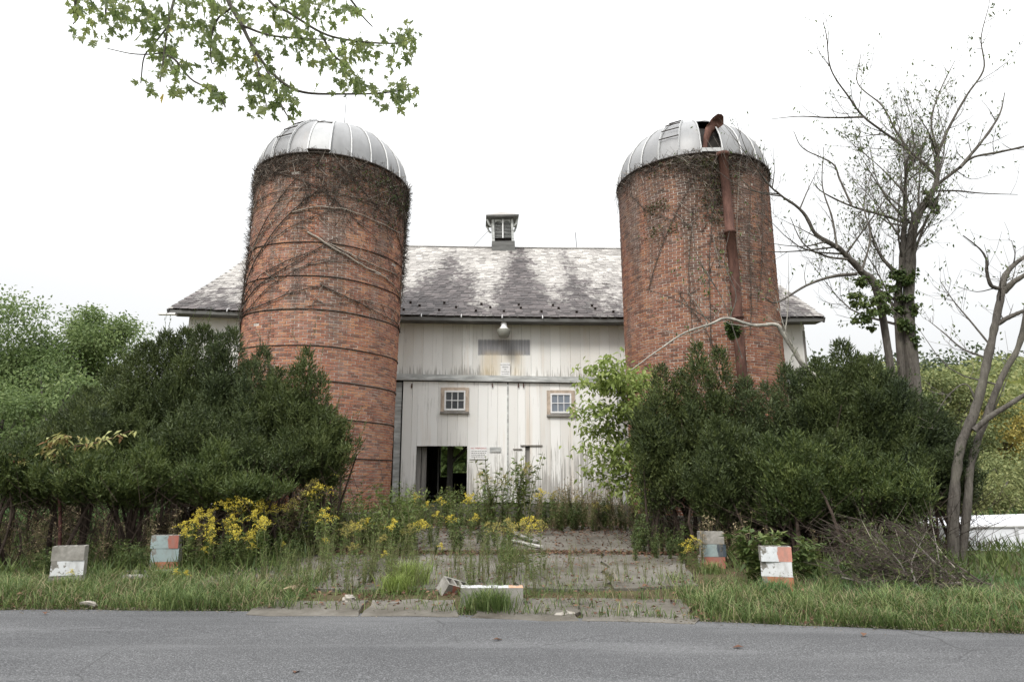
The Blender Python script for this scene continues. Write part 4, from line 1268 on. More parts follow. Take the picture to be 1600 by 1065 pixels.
bg_tree(1560, 620, 34, 2.2, 11000, MT['ochre'], 'ochre yellow bush behind the leaning trunk', BGR, .12, .08, 'bush', (1.7, 1, .9), 40)
bg_tree(1600, 690, 24, 2.0, 12000, MT['hill'], 'yellow green bush at the right picture edge above the white trailer', BGR, .11, .07, 'bush', (1.5, 1, 1), 44)
bg_tree(1520, 725, 21, 1.5, 10000, MT['hill'], 'green bush directly behind the white trailer', BGR, .1, .06, 'bush', (1.9, 1, .8), 40)
bg_tree(1450, 690, 25, 2.0, 11000, MT['hill'], 'green bush behind the tapering yew', BGR, .11, .07, 'bush', (1.3, 1, 1), 40)
bg_tree(1640, 600, 45, 3.5, 14000, MT['hill'], 'tall yellow green bush cut by the right picture edge', BGR, .17, .11, 'bush', (1.3, 1, 1.1), 44)
bg_tree(1345, 600, 40, 4.0, 5000, MT['hill'], 'bush glimpsed between the broad yew and the bare trunks', BGR, .26, .17, 'bush', (1.2, 1, .8))
# far wooded hill
g = Geo()
n = 50000
x = rng.uniform(18, 150, n); y = rng.uniform(48, 130, n)
z = gz(x, y) + rng.random(n) ** .6 * (2.2 + 1.6 * np.sin(x * .35) * np.sin(y * .3 + 1))
g.leaves(np.stack([x, y, z], 1), unit(n) + (0, 0, .1), np.array((0, -.5, 1.0)) + unit(n) * .7, .7, .55)
tag(g.build('hillside_woods', MT['hill'], None), 'yellow green wooded hillside far behind at the right', 'woods', kind='stuff')
g = Geo(); n = 24000
x = rng.uniform(25, 170, n); y = rng.uniform(112, 140, n); z = gz(x, y) + rng.random(n) ** .7 * (3.5 + 1.5 * np.sin(x * .5) + 1.2 * np.sin(x * 1.3))
g.leaves(np.stack([x, y, z], 1), unit(n), np.array((0, -.5, 1.0)) + unit(n) * .7, .7, .55)
tag(g.build('crest_woods', MT['hilldark'], None), 'dark line of woods along the far hill crest', 'woods', kind='stuff')
# rough far grass and undergrowth behind the yews
g = Geo(); n = 26000
x = rng.uniform(-34, 26, n); y = rng.uniform(14.5, 40, n)
keep = ~((np.abs(x) < 10.8) & (y > 16)) & (np.abs(x) > 5.5) & ~((np.hypot(x - 11.35, y - 15.6) < 2.2))
x, y = x[keep], y[keep]; n = len(x)
z = gz(x, y)
g.leaves(np.stack([x, y, z], 1), np.stack([rng.normal(size=n) * .35, rng.normal(size=n) * .35, np.ones(n)], 1), unit(n), .25 + .45 * rng.random(n), .05 + .04 * rng.random(n))
tag(g.build('rough_grass', MT['grass_lush'], None), 'rough green grass behind the yews and beside the barn', 'grass', kind='stuff')

# ------------------------------------------------------------------ bare trees at the right
def sprout(g, tw, lv, path, r0, level, rate, up=.35, leafp=.5, base=np.zeros(3), start=.15):
    """side branches along a path, thinner ones on those"""
    L = np.linalg.norm(np.diff(path, axis=0), axis=1).sum()
    k = max(2, int(L * rate))
    for q in range(k):
        t_ = start + (1 - start) * rng.random()
        i = min(int(t_ * (len(path) - 1)), len(path) - 2)
        p = path[i] + (path[i + 1] - path[i]) * (t_ * (len(path) - 1) - i)
        tg = path[i + 1] - path[i]; tg /= np.linalg.norm(tg) + 1e-9
        d = tg * .55 + unit(1)[0] * .75 + np.array((0, 0, up)); d /= np.linalg.norm(d)
        ln = (L * (.18 + .3 * rng.random()) * (1.05 - t_ * .6)) if level > 0 else .25 + .45 * rng.random()
        ln = min(ln, 2.6)
        e = p + d * ln
        m = p + d * ln * .5 + unit(1)[0] * ln * .1 - np.array((0, 0, ln * .05))
        e = e + np.array((0, 0, ln * .12))
        if level > 0:
            pp = bez([p, m, e], 7)
            r_ = max(.005, r0 * .34 * (1 - t_ * .5))
            g.tube(pp - base, np.linspace(r_, .003, 7), 5, cap=False)
            sprout(g, tw, lv, pp, r_, level - 1, rate * 1.9, up, leafp, base)
        else:
            tw.append((p - base, m - base)); tw.append((m - base, e - base))
            if rng.random() < leafp:
                for z_ in range(rng.integers(1, 5)):
                    lv.append(m - base + (e - m) * rng.random() + rng.normal(size=3) * .04)

def bare_tree(name, paths, label, cat, leafm, rate=1.3, leafp=.4, base=None, bark='bark', leaf=.09, lvl=2):
    P0 = paths[0][0][0]
    base = np.array((P0[0], P0[1], float(gz(P0[0], P0[1]))))
    root = tag(empty(name, base), label, cat)
    tw, lv = [], []
    for k, (pts, ra, rb, sp) in enumerate(paths):
        n = max(8, len(pts) * 5)
        pp = bez(pts, n)
        pp[1:-1] += rng.normal(size=(n - 2, 3)) * ra * .03
        g = Geo(); rad = np.linspace(ra, rb, n) * (1 + .06 * rng.normal(size=n))
        if k == 0: rad[0] *= 1.35
        g.tube(pp - base, rad, 9)
        if sp: sprout(g, tw, lv, pp, ra, lvl if ra > .05 else lvl - 1, rate * sp, .35, leafp, base, .25 if k == 0 else .1)
        g.build('trunk' if k == 0 else 'limb', MT[bark] if k == 0 or ra > .06 else MT['bark'], root, smooth=True)
    tw = np.array(tw)
    g = Geo(); g.sticks(tw[:, 0], tw[:, 1], .0036, .0025); tag(g.build('twigs', MT['twig'], root), kind='stuff')
    if lv:
        lv = np.array(lv); n = len(lv)
        g = Geo(); g.leaves(lv, np.stack([rng.normal(size=n) * .6, rng.normal(size=n) * .6, -.9 + .3 * rng.normal(size=n)], 1), unit(n), leaf * (.7 + .6 * rng.random(n)), leaf * .45)
        tag(g.build('leaves', MT[leafm], root), kind='stuff')
    return root, base
def A(l, Y, dY=0.0): return [at(a, b, Y + dY * i / max(1, len(l) - 1)) for i, (a, b) in enumerate(l)]
def grounded(p):
    p = np.array(p); p[2] = float(gz(p[0], p[1])) - .1
    return p
YA = 17.0
tA = A([(1424, 620), (1421, 520), (1422, 420), (1428, 350), (1448, 315), (1463, 285), (1465, 240)], YA)
tA = [grounded(tA[0])] + tA[1:]
treeA, bA = bare_tree('bare_tree', [
    (tA, .17, .05, .4),
    ([tA[0] + (-.25, .1, 0)] + A([(1404, 500), (1409, 420), (1413, 350), (1416, 275), (1430, 245)], YA + .1), .125, .02, 1.0),
    (A([(1463, 275), (1435, 248), (1400, 220), (1350, 183), (1325, 150), (1298, 108), (1292, 60), (1286, 34)], YA, -1.2), .042, .008, 1),
    (A([(1348, 183), (1300, 184), (1250, 182), (1205, 186)], YA - .7, -.3), .03, .006, .5),
    (A([(1428, 248), (1400, 205), (1378, 165), (1340, 130), (1345, 85)], YA, .8), .034, .008, 1),
    (A([(1464, 245), (1480, 205), (1510, 150), (1537, 108), (1533, 60), (1545, 10)], YA, -.6), .04, .008, 1),
    (A([(1466, 240), (1455, 190), (1470, 140), (1492, 95)], YA, 1.0), .034, .008, 1),
    (A([(1462, 290), (1498, 263), (1520, 246), (1560, 238), (1605, 228), (1660, 215)], YA, -1.0), .045, .02, 1),
    (A([(1500, 262), (1538, 216), (1562, 178), (1570, 145)], YA - .4, .3), .045, .01, 1),
    (A([(1440, 300), (1490, 298), (1535, 302), (1590, 304)], YA, .6), .03, .008, .7),
    (A([(1418, 350), (1385, 338), (1330, 322), (1285, 300), (1270, 285)], YA, -.6), .04, .008, 1),
    (A([(1330, 320), (1312, 280), (1300, 255), (1255, 232), (1240, 205)], YA - .5, .2), .03, .008, .8),
], 'tall ivy-clad bare tree rising behind the broad yew', 'tree', 'weed', 2.6, .5, leaf=.1)
tB = A([(1404, 600), (1376, 480), (1346, 425), (1325, 402), (1308, 386), (1275, 366), (1255, 332), (1216, 302), (1196, 284)], 16.2, -.8)
tB = [grounded(tB[0])] + tB[1:]
treeB, bB = bare_tree('bare_tree', [
    (tB, .1, .014, .6),
    (A([(1338, 428), (1300, 432), (1260, 446), (1215, 472), (1195, 466)], 15.8, -.6), .045, .012, .8),
    (A([(1325, 405), (1290, 400), (1255, 380), (1235, 340)], 15.7, .5), .03, .008, .8),
    (A([(1308, 388), (1300, 340), (1285, 290), (1287, 230)], 15.6, .4), .03, .008, .9),
    (A([(1346, 425), (1360, 370), (1350, 320), (1362, 270)], 15.9, .5), .03, .008, .9),
    (A([(1290, 600), (1258, 574), (1240, 546), (1222, 520), (1212, 507), (1176, 508), (1136, 497), (1110, 506), (1070, 520), (1030, 546), (986, 578)], 14.6, -.5), .06, .01, .5),
    (A([(1112, 502), (1080, 482), (1048, 465), (1010, 452)], 14.3, -.1), .012, .006, 1.2),
    (A([(1140, 498), (1150, 460), (1132, 410), (1140, 360)], 14.4, .3), .012, .006, 1.2),
    (A([(1160, 560), (1130, 470), (1090, 400), (1080, 340)], 14.9, .2), .012, .006, 1.2),
], 'leaning bare tree whose pale limb hangs across the pipe-fed silo', 'tree', 'weed', 2.0, .55, leaf=.09)
sorted((q for q in treeB.children if q.name.startswith('limb')), key=lambda q: min(v[0] for v in q.bound_box))[0].data.materials[0] = MT['bark_pale']
tC = A([(1490, 890), (1490, 790), (1500, 700), (1524, 640), (1541, 570), (1555, 505), (1564, 460), (1566, 448)], 12.2)
tC = [grounded(tC[0])] + tC[1:]
treeC, bC = bare_tree('twin_trunk_tree', [
    (tC, .092, .055, .15),
    ([tC[0] + (.2, .12, 0)] + A([(1512, 780), (1518, 720), (1545, 640), (1570, 580), (1592, 540), (1604, 480), (1612, 400)], 12.3), .075, .04, .2),
    (A([(1566, 452), (1549, 446), (1542, 425), (1541, 405), (1530, 388), (1505, 368)], 12.2, -.3), .04, .008, .9),
    (A([(1565, 452), (1570, 432), (1582, 416), (1600, 402), (1630, 385)], 12.2, .1), .06, .03, .8),
    (A([(1568, 456), (1585, 440), (1610, 425), (1650, 400)], 12.2, -.4), .06, .03, .6),
    (A([(1558, 506), (1580, 494), (1605, 484), (1640, 478)], 12.2, -.3), .045, .03, .6),
    (A([(1522, 672), (1545, 652), (1575, 633), (1610, 612), (1660, 590)], 12.1, -.4), .05, .035, .3),
    (A([(1530, 640), (1510, 600), (1480, 620), (1455, 660)], 12.2, .3), .018, .006, .9),
    (A([(1548, 540), (1515, 500), (1490, 470), (1470, 440)], 12.2, .5), .02, .006, 1.6),
    (A([(1545, 560), (1505, 545), (1475, 520), (1450, 500)], 12.2, .5), .02, .006, 1.6),
], 'twin-trunked leaning tree beside the white trailer', 'tree', 'weed', 2.6, .95, leaf=.08)
# ivy on the tall trunks, in clumps
def clump(name, c, rad, n, mat, label, cat, L=.09, W=.075, lumps=7, sq=(1, 1, 1), group=None):
    c = np.array(c, float)
    g = Geo(); crown(g, c, rad, n, L, W, .5, c, lumps, sq, .2)
    return tag(g.build(name, mat, None, loc=c), label, cat, group)
clump('ivy', at(1456, 312, 16.9), .3, 420, MT['ivy'], 'dark ivy clump on the fork of the tall bare tree', 'ivy', sq=(.9, .6, 1.6), lumps=16)
clump('ivy', at(1416, 470, 16.9), .42, 1500, MT['ivy'], 'ivy sleeve round the tall bare trunk above the yews', 'ivy', sq=(.9, .6, 3.6), lumps=26)
clump('ivy', at(1360, 470, 15.7), .5, 1100, MT['weed'], 'leafy climber on the leaning trunk above the broad yew', 'ivy', sq=(1.4, .6, 1.8), lumps=20)
clump('ivy', at(1145, 520, 15.3), .16, 500, MT['ivy'], 'ivy climbing the foot of the rusty pipe', 'ivy', sq=(1, .6, 2.6), lumps=12)

# ------------------------------------------------------------------ box elder sapling
p0 = ong(1026, 850); p0[2] = float(gz(p0[0], p0[1]))
be = tag(empty('box_elder', p0), 'pale green box elder sapling overlapping the right barn window', 'tree')
g = Geo()
tr = bez([p0, at(1020, 770, 15.4), at(1003, 700, 15.3), at(975, 630, 15.2), at(955, 566, 15.1)], 16)
g.tube(tr - p0, np.linspace(.055, .012, 16), 7); g.build('trunk', MT['bark'], be, smooth=True)
g = Geo()
spots = [(950, 560), (925, 572), (975, 585), (990, 600), (940, 600), (912, 600), (900, 640), (925, 635), (960, 640), (985, 650), (905, 660), (930, 675), (955, 690), (912, 700), (980, 700), (935, 720), (965, 730), (920, 740), (995, 740), (1000, 620), (1010, 580), (1000, 770), (1012, 690), (1035, 600), (1015, 790), (950, 760)]
C, D_ = [], []
for sp in spots:
    e = at(sp[0] + rng.normal() * 4, sp[1] + rng.normal() * 4, 15.2 + rng.normal() * .45)
    i = int(np.argmin(np.abs(tr[:, 2] - (e[2] - .35))))
    bp = bez([tr[i], (tr[i] + e) / 2 + (0, 0, .12), e], 6)
    g.tube(bp - p0, np.linspace(.012, .004, 6), 4, cap=False)
    for k in range(135):
        q = bp[rng.integers(2, 6)] + rng.normal(size=3) * (.17, .17, .11)
        C.append(q - p0); D_.append((rng.normal() * .7, rng.normal() * .7, -.5 + rng.normal() * .3))
tag(g.build('branches', MT['bark'], be), kind='stuff')
g = Geo(); n = len(C); g.leaves(np.array(C), np.array(D_), np.array((0, -.3, 1.0)) + unit(n) * .5, .12 + .06 * rng.random(n), .06 + .025 * rng.random(n))
g.build('crown', MT['elder'], be)

# ------------------------------------------------------------------ overhanging maple: trunk out of view at the left, limb drooping into view
mp = tag(empty('maple_tree', (-6.6, 2.4, 0)), 'maple whose leafy branch hangs into the sky at the upper left', 'tree')
mb = np.array((-6.6, 2.4, 0))
YM = 4.6
g = Geo()
g.tube(bez([(-6.6, 2.4, -.1), (-6.55, 2.45, 2.5), (-6.3, 2.7, 5.2), (-5.6, 3.2, 8)], 14) - mb, np.linspace(.34, .14, 14), 12); g.build('trunk', MT['bark'], mp, smooth=True)
def mpath(l, d0=0.0, d1=0.0): return [at(a, b, YM + d0 + (d1 - d0) * i / (len(l) - 1)) for i, (a, b) in enumerate(l)]
hub = at(330, -160, YM)
paths = [([np.array((-6.0, 2.95, 6.6)), np.array((-4.4, 3.9, 7.0)), hub] + mpath([(352, -20), (362, 12), (378, 40), (392, 68), (414, 102), (446, 132), (478, 145), (530, 147), (590, 146), (640, 140)]), .024, .004),
    ([hub] + mpath([(290, -60), (272, 0), (262, 42), (256, 88), (250, 128)], 0, -.1), .014, .005),
    ([hub] + mpath([(230, -70), (180, -30), (165, 20), (175, 50)], 0, .2), .012, .005),
    ([hub] + mpath([(400, -60), (420, 0), (452, 20), (500, 50), (540, 62), (600, 68), (640, 66)], 0, .1), .014, .005),
    ([hub] + mpath([(470, -90), (548, 0), (566, 25), (582, 42)], 0, .3), .012, .005),
    (mpath([(392, 68), (400, 95), (408, 130), (418, 172)], 0, -.1), .012, .004),
    (mpath([(414, 102), (428, 135), (440, 165), (452, 186)], 0, -.15), .012, .004),
    (mpath([(256, 84), (275, 95), (300, 125), (340, 145), (352, 168)], -.05, -.2), .01, .004),
    (mpath([(262, 42), (240, 70), (225, 90), (220, 130)], 0, .2), .008, .004),
    (mpath([(362, 12), (340, 30), (330, 60), (330, 95), (335, 100)], 0, .2), .01, .004),
    (mpath([(500, 50), (520, 85), (545, 105), (560, 125)], .05, .2), .01, .004),
    (mpath([(378, 40), (420, 55), (470, 60), (510, 62)], 0, -.2), .01, .004),
    ([hub] + mpath([(140, -60), (118, 0), (122, 26), (114, 38)], 0, .1), .016, .004),
    (mpath([(256, 82), (235, 85), (205, 84), (168, 76)], 0, .1), .006, .003)]
allp = []
for pts, ra, rb in paths:
    pp = bez(pts, len(pts) * 4); allp.append(pp)
    g = Geo(); g.tube(pp - mb, np.linspace(ra, rb, len(pp)), 6); g.build('branch', MT['bark'], mp, smooth=True)
def maple_leaf(mat):
    half = [(0, 0), (.1, .06), (.3, -.03), (.22, .1), (.1, .16), (.36, .28), (.36, .38), (.54, .6), (.33, .54), (.24, .6), (.06, .34), (.12, .6), (.2, .74), (.09, .76), (.07, .88), (0, 1.05)]
    pts = half + [(-a, b) for a, b in half[-2:0:-1]]
    v = [(a, b, .12 * abs(a) - .12 * b * b + .03 * math.sin(9 * a)) for a, b in pts] + [(0, .42, -.03)]
    n = len(pts)
    g = Geo(); g.add(v, [(k, (k + 1) % n, n) for k in range(n)], 0.0)
    g.tube([(0, 0, 0), (.02, -.3, .08), (0, -.55, .2)], .012, 3, cap=False, r=0.0)
    return g
lg = maple_leaf(MT['maple'])
lmesh = lg.mesh('leaf', MT['maple'])
LV, LF = np.concatenate(lg.V), lg.F
dead = leafmat('yellow_maple_leaf', (.4, .3, .05), (.5, .4, .08), (.55, .48, .12), .4)
lmesh_y = lg.mesh('leaf', dead)
zones = [(150, 12, 40, 26, 34), (190, 22, 30, 30, 34), (145, 55, 22, 14, 10), (235, 25, 34, 28, 44), (280, 32, 34, 32, 46), (262, 80, 24, 18, 24), (275, 105, 32, 14, 20), (225, 128, 14, 12, 5), (285, 140, 36, 12, 16), (340, 150, 18, 18, 14), (330, 45, 22, 42, 36), (345, 95, 28, 20, 24), (395, 85, 32, 30, 36), (415, 125, 32, 26, 36), (440, 155, 36, 22, 32), (400, 160, 16, 18, 12), (445, 30, 42, 32, 52), (480, 70, 42, 26, 48), (500, 25, 26, 20, 16), (530, 95, 34, 24, 36), (550, 15, 22, 14, 14), (555, 130, 28, 18, 22), (565, 75, 28, 22, 30), (620, 75, 30, 30, 36), (640, 55, 16, 16, 14), (625, 145, 24, 20, 24), (595, 150, 24, 14, 14), (370, 15, 32, 20, 28), (310, 0, 46, 14, 34), (480, 0, 60, 12, 30)]
cnt = 0
rest = Geo()
allq = np.concatenate(allp[:])
for cx, cy, sx_, sy_, m in zones:
    for k in range(int(m * 1.45)):
        a = cx + rng.normal() * sx_ * .55; b = cy + rng.normal() * sy_ * .55
        p = at(a, b, YM + rng.normal() * .28)
        s_ = .036 + .062 * rng.random()
        rot = (R(-90) + rng.normal() * .55, rng.normal() * .8, rng.random() * 6.28)
        eul = Matrix.Rotation(rot[2], 3, 'Z') @ Matrix.Rotation(rot[1], 3, 'Y') @ Matrix.Rotation(rot[0], 3, 'X')
        if cnt < 300 and rng.random() < .5:
            put('leaf', lmesh_y if rng.random() < .025 else lmesh, mp, p - mb, rot, (s_, s_, s_)); cnt += 1
        else:
            v = (LV * s_) @ np.array(eul).T + (p - mb)
            rr = rng.random()
            rest.V.append(v)
            for f in LF:
                rest.F.append(f + rest.n); rest.Rn.append(np.full(len(f), rr))
            rest.n += len(v)
tag(rest.build('more_leaves', MT['maple'], mp), kind='stuff')

# ------------------------------------------------------------------ dead vines on the silos
def cyl(th, z, r=RAD + .02): return np.stack([r * np.sin(th), -r * np.cos(th), np.broadcast_to(z, np.shape(th))], -1)
def vine_thing(sx_, sy_, label): return tag(empty('dead_vine', (sx_, sy_, 0)), label, 'vine')
vl = vine_thing(-5.37, 18.5, 'dead leafless vine wrapped round the upper half of the hooped silo')
vl.rotation_euler = (0, R(1.2), 0)
def wander(t0, z0, t1, z1, n=30, amp=.05, r=RAD + .025):
    s_ = np.linspace(0, 1, n)
    w1, w2 = rng.random(2) * 6.28
    th = t0 + (t1 - t0) * s_ + amp * .4 * np.sin(s_ * 7 + w1)
    z = z0 + (z1 - z0) * s_ + amp * 2 * np.sin(s_ * 6 + w2) + np.cumsum(rng.normal(size=n)) * .012
    return th, np.minimum(z, SZ - .02)
def vines(par, specs, twig_n, zf, thf, mat='vine'):
    P0, P1 = [], []
    for (a, b, c, d, r_) in specs:
        th, z = wander(a, b, c, d)
        g = Geo(); g.tube(cyl(th, z, RAD + .02 + r_), np.linspace(r_, r_ * .5, len(th)), 5); g.build('stem', MT[mat if rng.random() < .75 else 'vine_pale'], par)
        for k in range(46):
            i = rng.integers(0, len(th))
            q0 = cyl(th[i], z[i]); L = .1 + .32 * rng.random()
            q1 = cyl(th[i] + rng.normal() * L / RAD * .7, z[i] + rng.normal() * L * .8, RAD + .03 + .07 * rng.random())
            P0.append(q0); P1.append(q1)
    n = twig_n
    th = thf(n); z = zf(n, th)
    L = .1 + .28 * rng.random(n)
    q0 = cyl(th, z, RAD + .02); q1 = cyl(th + rng.normal(size=n) * L / RAD * .7, z + rng.normal(size=n) * L * .7, RAD + .03 + .13 * rng.random(n) ** 2)
    P0 = np.vstack([np.array(P0).reshape(-1, 3), q0]); P1 = np.vstack([np.array(P1).reshape(-1, 3), q1])
    P1[:, 2] = np.minimum(P1[:, 2], SZ + .14)
    g = Geo(); g.sticks(P0, P1, .006, .003); tag(g.build('twigs', MT[mat], par), kind='stuff')
    k = rng.random(len(P0)) < .12
    g = Geo(); g.sticks(P0[k] + .004, P1[k] * 1.002, .006, .004); tag(g.build('bleached_twigs', MT['vine_pale'], par), kind='stuff')
F0 = .28   # direction of the camera seen from the left silo
vines(vl, [(-1.5, 5.5, .2, 9.0, .022), (-1.5, 5.9, -.1, 8.9, .016), (-1.4, 6.2, .0, 9.4, .018), (-1.5, 6.7, .5, 8.3, .014), (-1.5, 5.4, .1, 7.4, .016), (-1.45, 5.2, .3, 6.9, .014), (-.2, 8.2, 1.4, 8.4, .018), (.0, 7.6, 1.6, 6.3, .024), (-1.5, 5.3, .35, 7.5, .02), (.2, 7.4, 1.7, 7.0, .016), (-1.4, 5.6, .2, 6.2, .02), (.2, 6.2, 1.7, 5.5, .018), (-1.2, 8.9, 1.0, 8.6, .012), (-.6, 9.5, .9, 7.9, .012), (.3, 9.6, 1.7, 7.6, .012), (.2, 8.3, .55, 9.7, .016), (-1.6, 7.5, -.6, 9.7, .012), (.9, 9.7, 1.8, 8.4, .012), (-.4, 5.7, 1.5, 6.1, .008), (-1.6, 8.4, 1.8, 9.1, .008), (-1.3, 7.2, .9, 9.5, .008), (-.9, 6.3, 1.5, 7.2, .007)], 3600,
      lambda n, th: SZ + .06 - np.abs(rng.normal(size=n)) * (.35 + .55 * (np.cos(th - 1.3) > .2)) - .05, lambda n: rng.uniform(-1.9, 2.2, n))
# silhouettes fringed with twigs
g = Geo(); n = 1600
th = np.where(rng.random(n) < .5, rng.normal(size=n) * .12 - 1.28, rng.normal(size=n) * .12 + 1.75); z = np.where(th < 0, rng.uniform(5.6, 9.8, n), 9.85 - 3.2 * rng.random(n) ** 1.7)
q0 = cyl(th, z); q1 = cyl(th + rng.normal(size=n) * .05, z + rng.normal(size=n) * .12, RAD + .05 + .16 * rng.random(n) ** 1.5)
g.sticks(q0, q1, .006, .003); tag(g.build('edge_twigs', MT['vine'], vl), kind='stuff')
n = 260
th = np.clip(rng.normal(size=n) * .35 + 1.0, -.2, 1.7); z = SZ - .2 - np.abs(rng.normal(size=n)) * .55
g = Geo(); g.leaves(cyl(th, z, RAD + .05), unit(n), unit(n), .07, .05); tag(g.build('leaves', MT['ivy'], vl), kind='stuff')
vr = vine_thing(5.28, 18.5, 'sparse dead vine on the top of the pipe-fed silo')
vr.rotation_euler = (0, R(-.5), 0)
vines(vr, [(-.9, 6.5, -.1, 9.6, .012), (-.2, 4.8, .0, 9.3, .014), (.1, 4.6, .35, 9.6, .013), (-.4, 5, -.3, 8.2, .01), (-1.2, 9.2, -.2, 7.6, .008), (.3, 5, .5, 9.3, .01), (-.1, 4.5, -.5, 6.2, .01), (.15, 5, -.15, 8.9, .009), (.5, 6, .8, 9.6, .009)], 1500,
      lambda n, th: SZ + .0 - np.abs(rng.normal(size=n)) * (.2 + .9 * np.exp(-((th + .02) / .22) ** 2)), lambda n: np.where(rng.random(n) < .45, rng.normal(size=n) * .22 - .02, rng.uniform(-1.7, 1.3, n)))
g = Geo(); n = 900
th = np.concatenate([rng.normal(size=500) * .11 - .02, rng.normal(size=120) * .1 - .72, rng.normal(size=120) * .16 - .62, rng.normal(size=160) * .3 - .2])
z = np.concatenate([SZ - .1 - 1.9 * rng.random(500) ** 1.2, 8.55 + rng.normal(size=120) * .12, 7.9 + rng.normal(size=120) * .12, SZ - .1 - .3 * rng.random(160)])
k = rng.random(n) < .55
g.leaves(cyl(th, z, RAD + .05)[k], (unit(n) + (0, 0, -.4))[k], unit(n)[k], .075, .05); tag(g.build('leaves', MT['ivy_dull'], vr), kind='stuff')

# ------------------------------------------------------------------ goldenrod, weeds, grass
def goldenrod_meshes(h, dull, seed):
    st, lf, fl = Geo(), Geo(), Geo()
    bend = rng.normal(size=2) * .1
    s_ = np.linspace(0, 1, 9)
    path = np.stack([bend[0] * s_ ** 2 * h, bend[1] * s_ ** 2 * h, s_ * h], 1)
    st.tube(path, np.linspace(.007, .003, 9), 5)
    n = int(46 * h)
    t_ = .12 + .75 * rng.random(n)
    an = rng.random(n) * 6.28
    P_ = np.stack([np.interp(t_, s_, path[:, k]) for k in range(3)], 1)
    lf.leaves(P_, np.stack([np.cos(an), np.sin(an), .35 + .3 * rng.normal(size=n)], 1), np.tile((0, 0, 1.0), (n, 1)) + unit(n) * .2, .1 + .06 * rng.random(n), .022 + .012 * rng.random(n))
    C = []
    for k in range(11):
        b = path[-1] * (1 - .02 * k) if False else np.array([np.interp(.76 + .024 * k, s_, path[:, j]) for j in range(3)])
        a_ = rng.random() * 6.28; L = (.24 - .016 * k) * (.6 + .7 * rng.random())
        e = b + np.array((math.cos(a_) * L, math.sin(a_) * L, L * .35)); m = (b + e) / 2 + (0, 0, L * .3)
        bp = bez([b, m, e], 7); st.tube(bp, .003, 3, cap=False)
        for q in range(24):
            C.append(bp[rng.integers(1, 7)] + rng.normal(size=3) * .012 + (0, 0, .01))
    C = np.array(C); n = len(C)
    fl.leaves(C, unit(n) + (0, 0, .5), unit(n), .023, .015)
    return (st.mesh('stem', MT['stem']), lf.mesh('foliage', MT['gold_leaf']), fl.mesh('blossom', MT['gold_dull' if dull else 'gold']))
GM = [goldenrod_meshes(1.0, False, k) for k in range(5)] + [goldenrod_meshes(1.0, True, k) for k in range(2)]
ORD = 'leftmost|second|third|fourth|fifth|sixth|seventh|eighth|ninth|tenth|eleventh|twelfth|thirteenth|fourteenth|fifteenth|sixteenth'.split('|')
def rank(objs):
    objs = sorted(objs, key=lambda o: o.location.x / o.location.y)
    for k, o in enumerate(objs):
        o['label'] = o['label'] + (', leftmost of its patch' if k == 0 else ', rightmost of its patch' if k == len(objs) - 1 else ', %s from the left' % ORD[k])
def place_weed(name, meshes, names, px, py, h, label, cat, group, Yc=None):
    p = ong(px, py)
    z = float(gz(p[0], p[1]))
    o = tag(empty(name, (p[0], p[1], z), rng.random() * 6.28), label, cat, group)
    o.scale = (h, h, h); o.rotation_euler = (rng.normal() * .1, rng.normal() * .1, rng.random() * 6.28)
    for m, nm in zip(meshes, names): put(nm, m, o)
    return o
gn = ('stem', 'foliage', 'blossom')
def goldpatch(lst, label, group, dull=.15):
    made = []
    for px, py, top in lst:
        p = ong(px, py)
        ztop = at(px, top, p[1])[2]
        h = max(.3, ztop - float(gz(p[0], p[1])))
        k = rng.integers(0, 5) if rng.random() > dull else rng.integers(5, 7)
        made.append(place_weed('goldenrod', GM[k], gn, px, py, h, label, 'goldenrod', group))
    rank(made)
goldpatch([(292, 893, 800), (305, 890, 812), (318, 888, 798), (330, 892, 815), (345, 888, 806), (322, 895, 840), (310, 898, 855), (282, 897, 818), (300, 884, 808), (336, 884, 812), (350, 897, 822), (362, 899, 830), (327, 899, 826), (290, 899, 828)], 'bright goldenrod clump right beside the painted block stack', 'goldenrod beside the painted stack', .0)
goldpatch([(360, 885, 784), (385, 884, 776), (395, 880, 779), (415, 882, 785), (370, 882, 790), (420, 880, 790), (380, 895, 835), (392, 897, 850), (372, 892, 830), (408, 890, 800), (436, 885, 845), (400, 898, 815), (418, 897, 808)], 'goldenrod in the tall patch before the yews', 'goldenrod before the left yews', .1)
goldpatch([(442, 878, 785), (448, 880, 780), (463, 872, 755), (488, 868, 725), (480, 870, 760), (500, 872, 800), (530, 880, 815), (555, 880, 818), (575, 870, 812), (590, 868, 815), (510, 884, 840), (545, 890, 850)], 'goldenrod among the weeds before the hooped silo', 'goldenrod before the hooped silo', .3)
goldpatch([(655, 838, 772), (672, 836, 785), (690, 835, 779), (720, 838, 772), (735, 842, 774), (680, 850, 800), (700, 856, 808), (715, 858, 806), (735, 856, 805), (660, 860, 816), (640, 855, 815), (630, 858, 828), (622, 850, 812)], 'goldenrod in the gap between the silo and the barn doorway', 'goldenrod before the doorway', .15)
goldpatch([(792, 905, 815), (800, 900, 812), (820, 908, 812), (835, 908, 818), (785, 898, 822), (845, 900, 815), (812, 895, 822), (770, 828, 740), (800, 826, 725), (778, 826, 744)], 'goldenrod growing from the middle crack of the driveway', 'goldenrod in the driveway crack', .75)
goldpatch([(505, 893, 800), (525, 897, 822), (560, 895, 815), (588, 898, 838), (612, 893, 815), (648, 890, 822), (668, 886, 815), (690, 893, 850), (540, 904, 850), (600, 905, 862)], 'goldenrod standing loosely on the weedy driveway slabs', 'goldenrod on the driveway slabs', .35)
goldpatch([(860, 832, 770), (890, 830, 775), (925, 832, 785), (850, 838, 765), (955, 834, 790)], 'goldenrod among the dry weeds at the right barn door', 'goldenrod at the right barn door', .5)
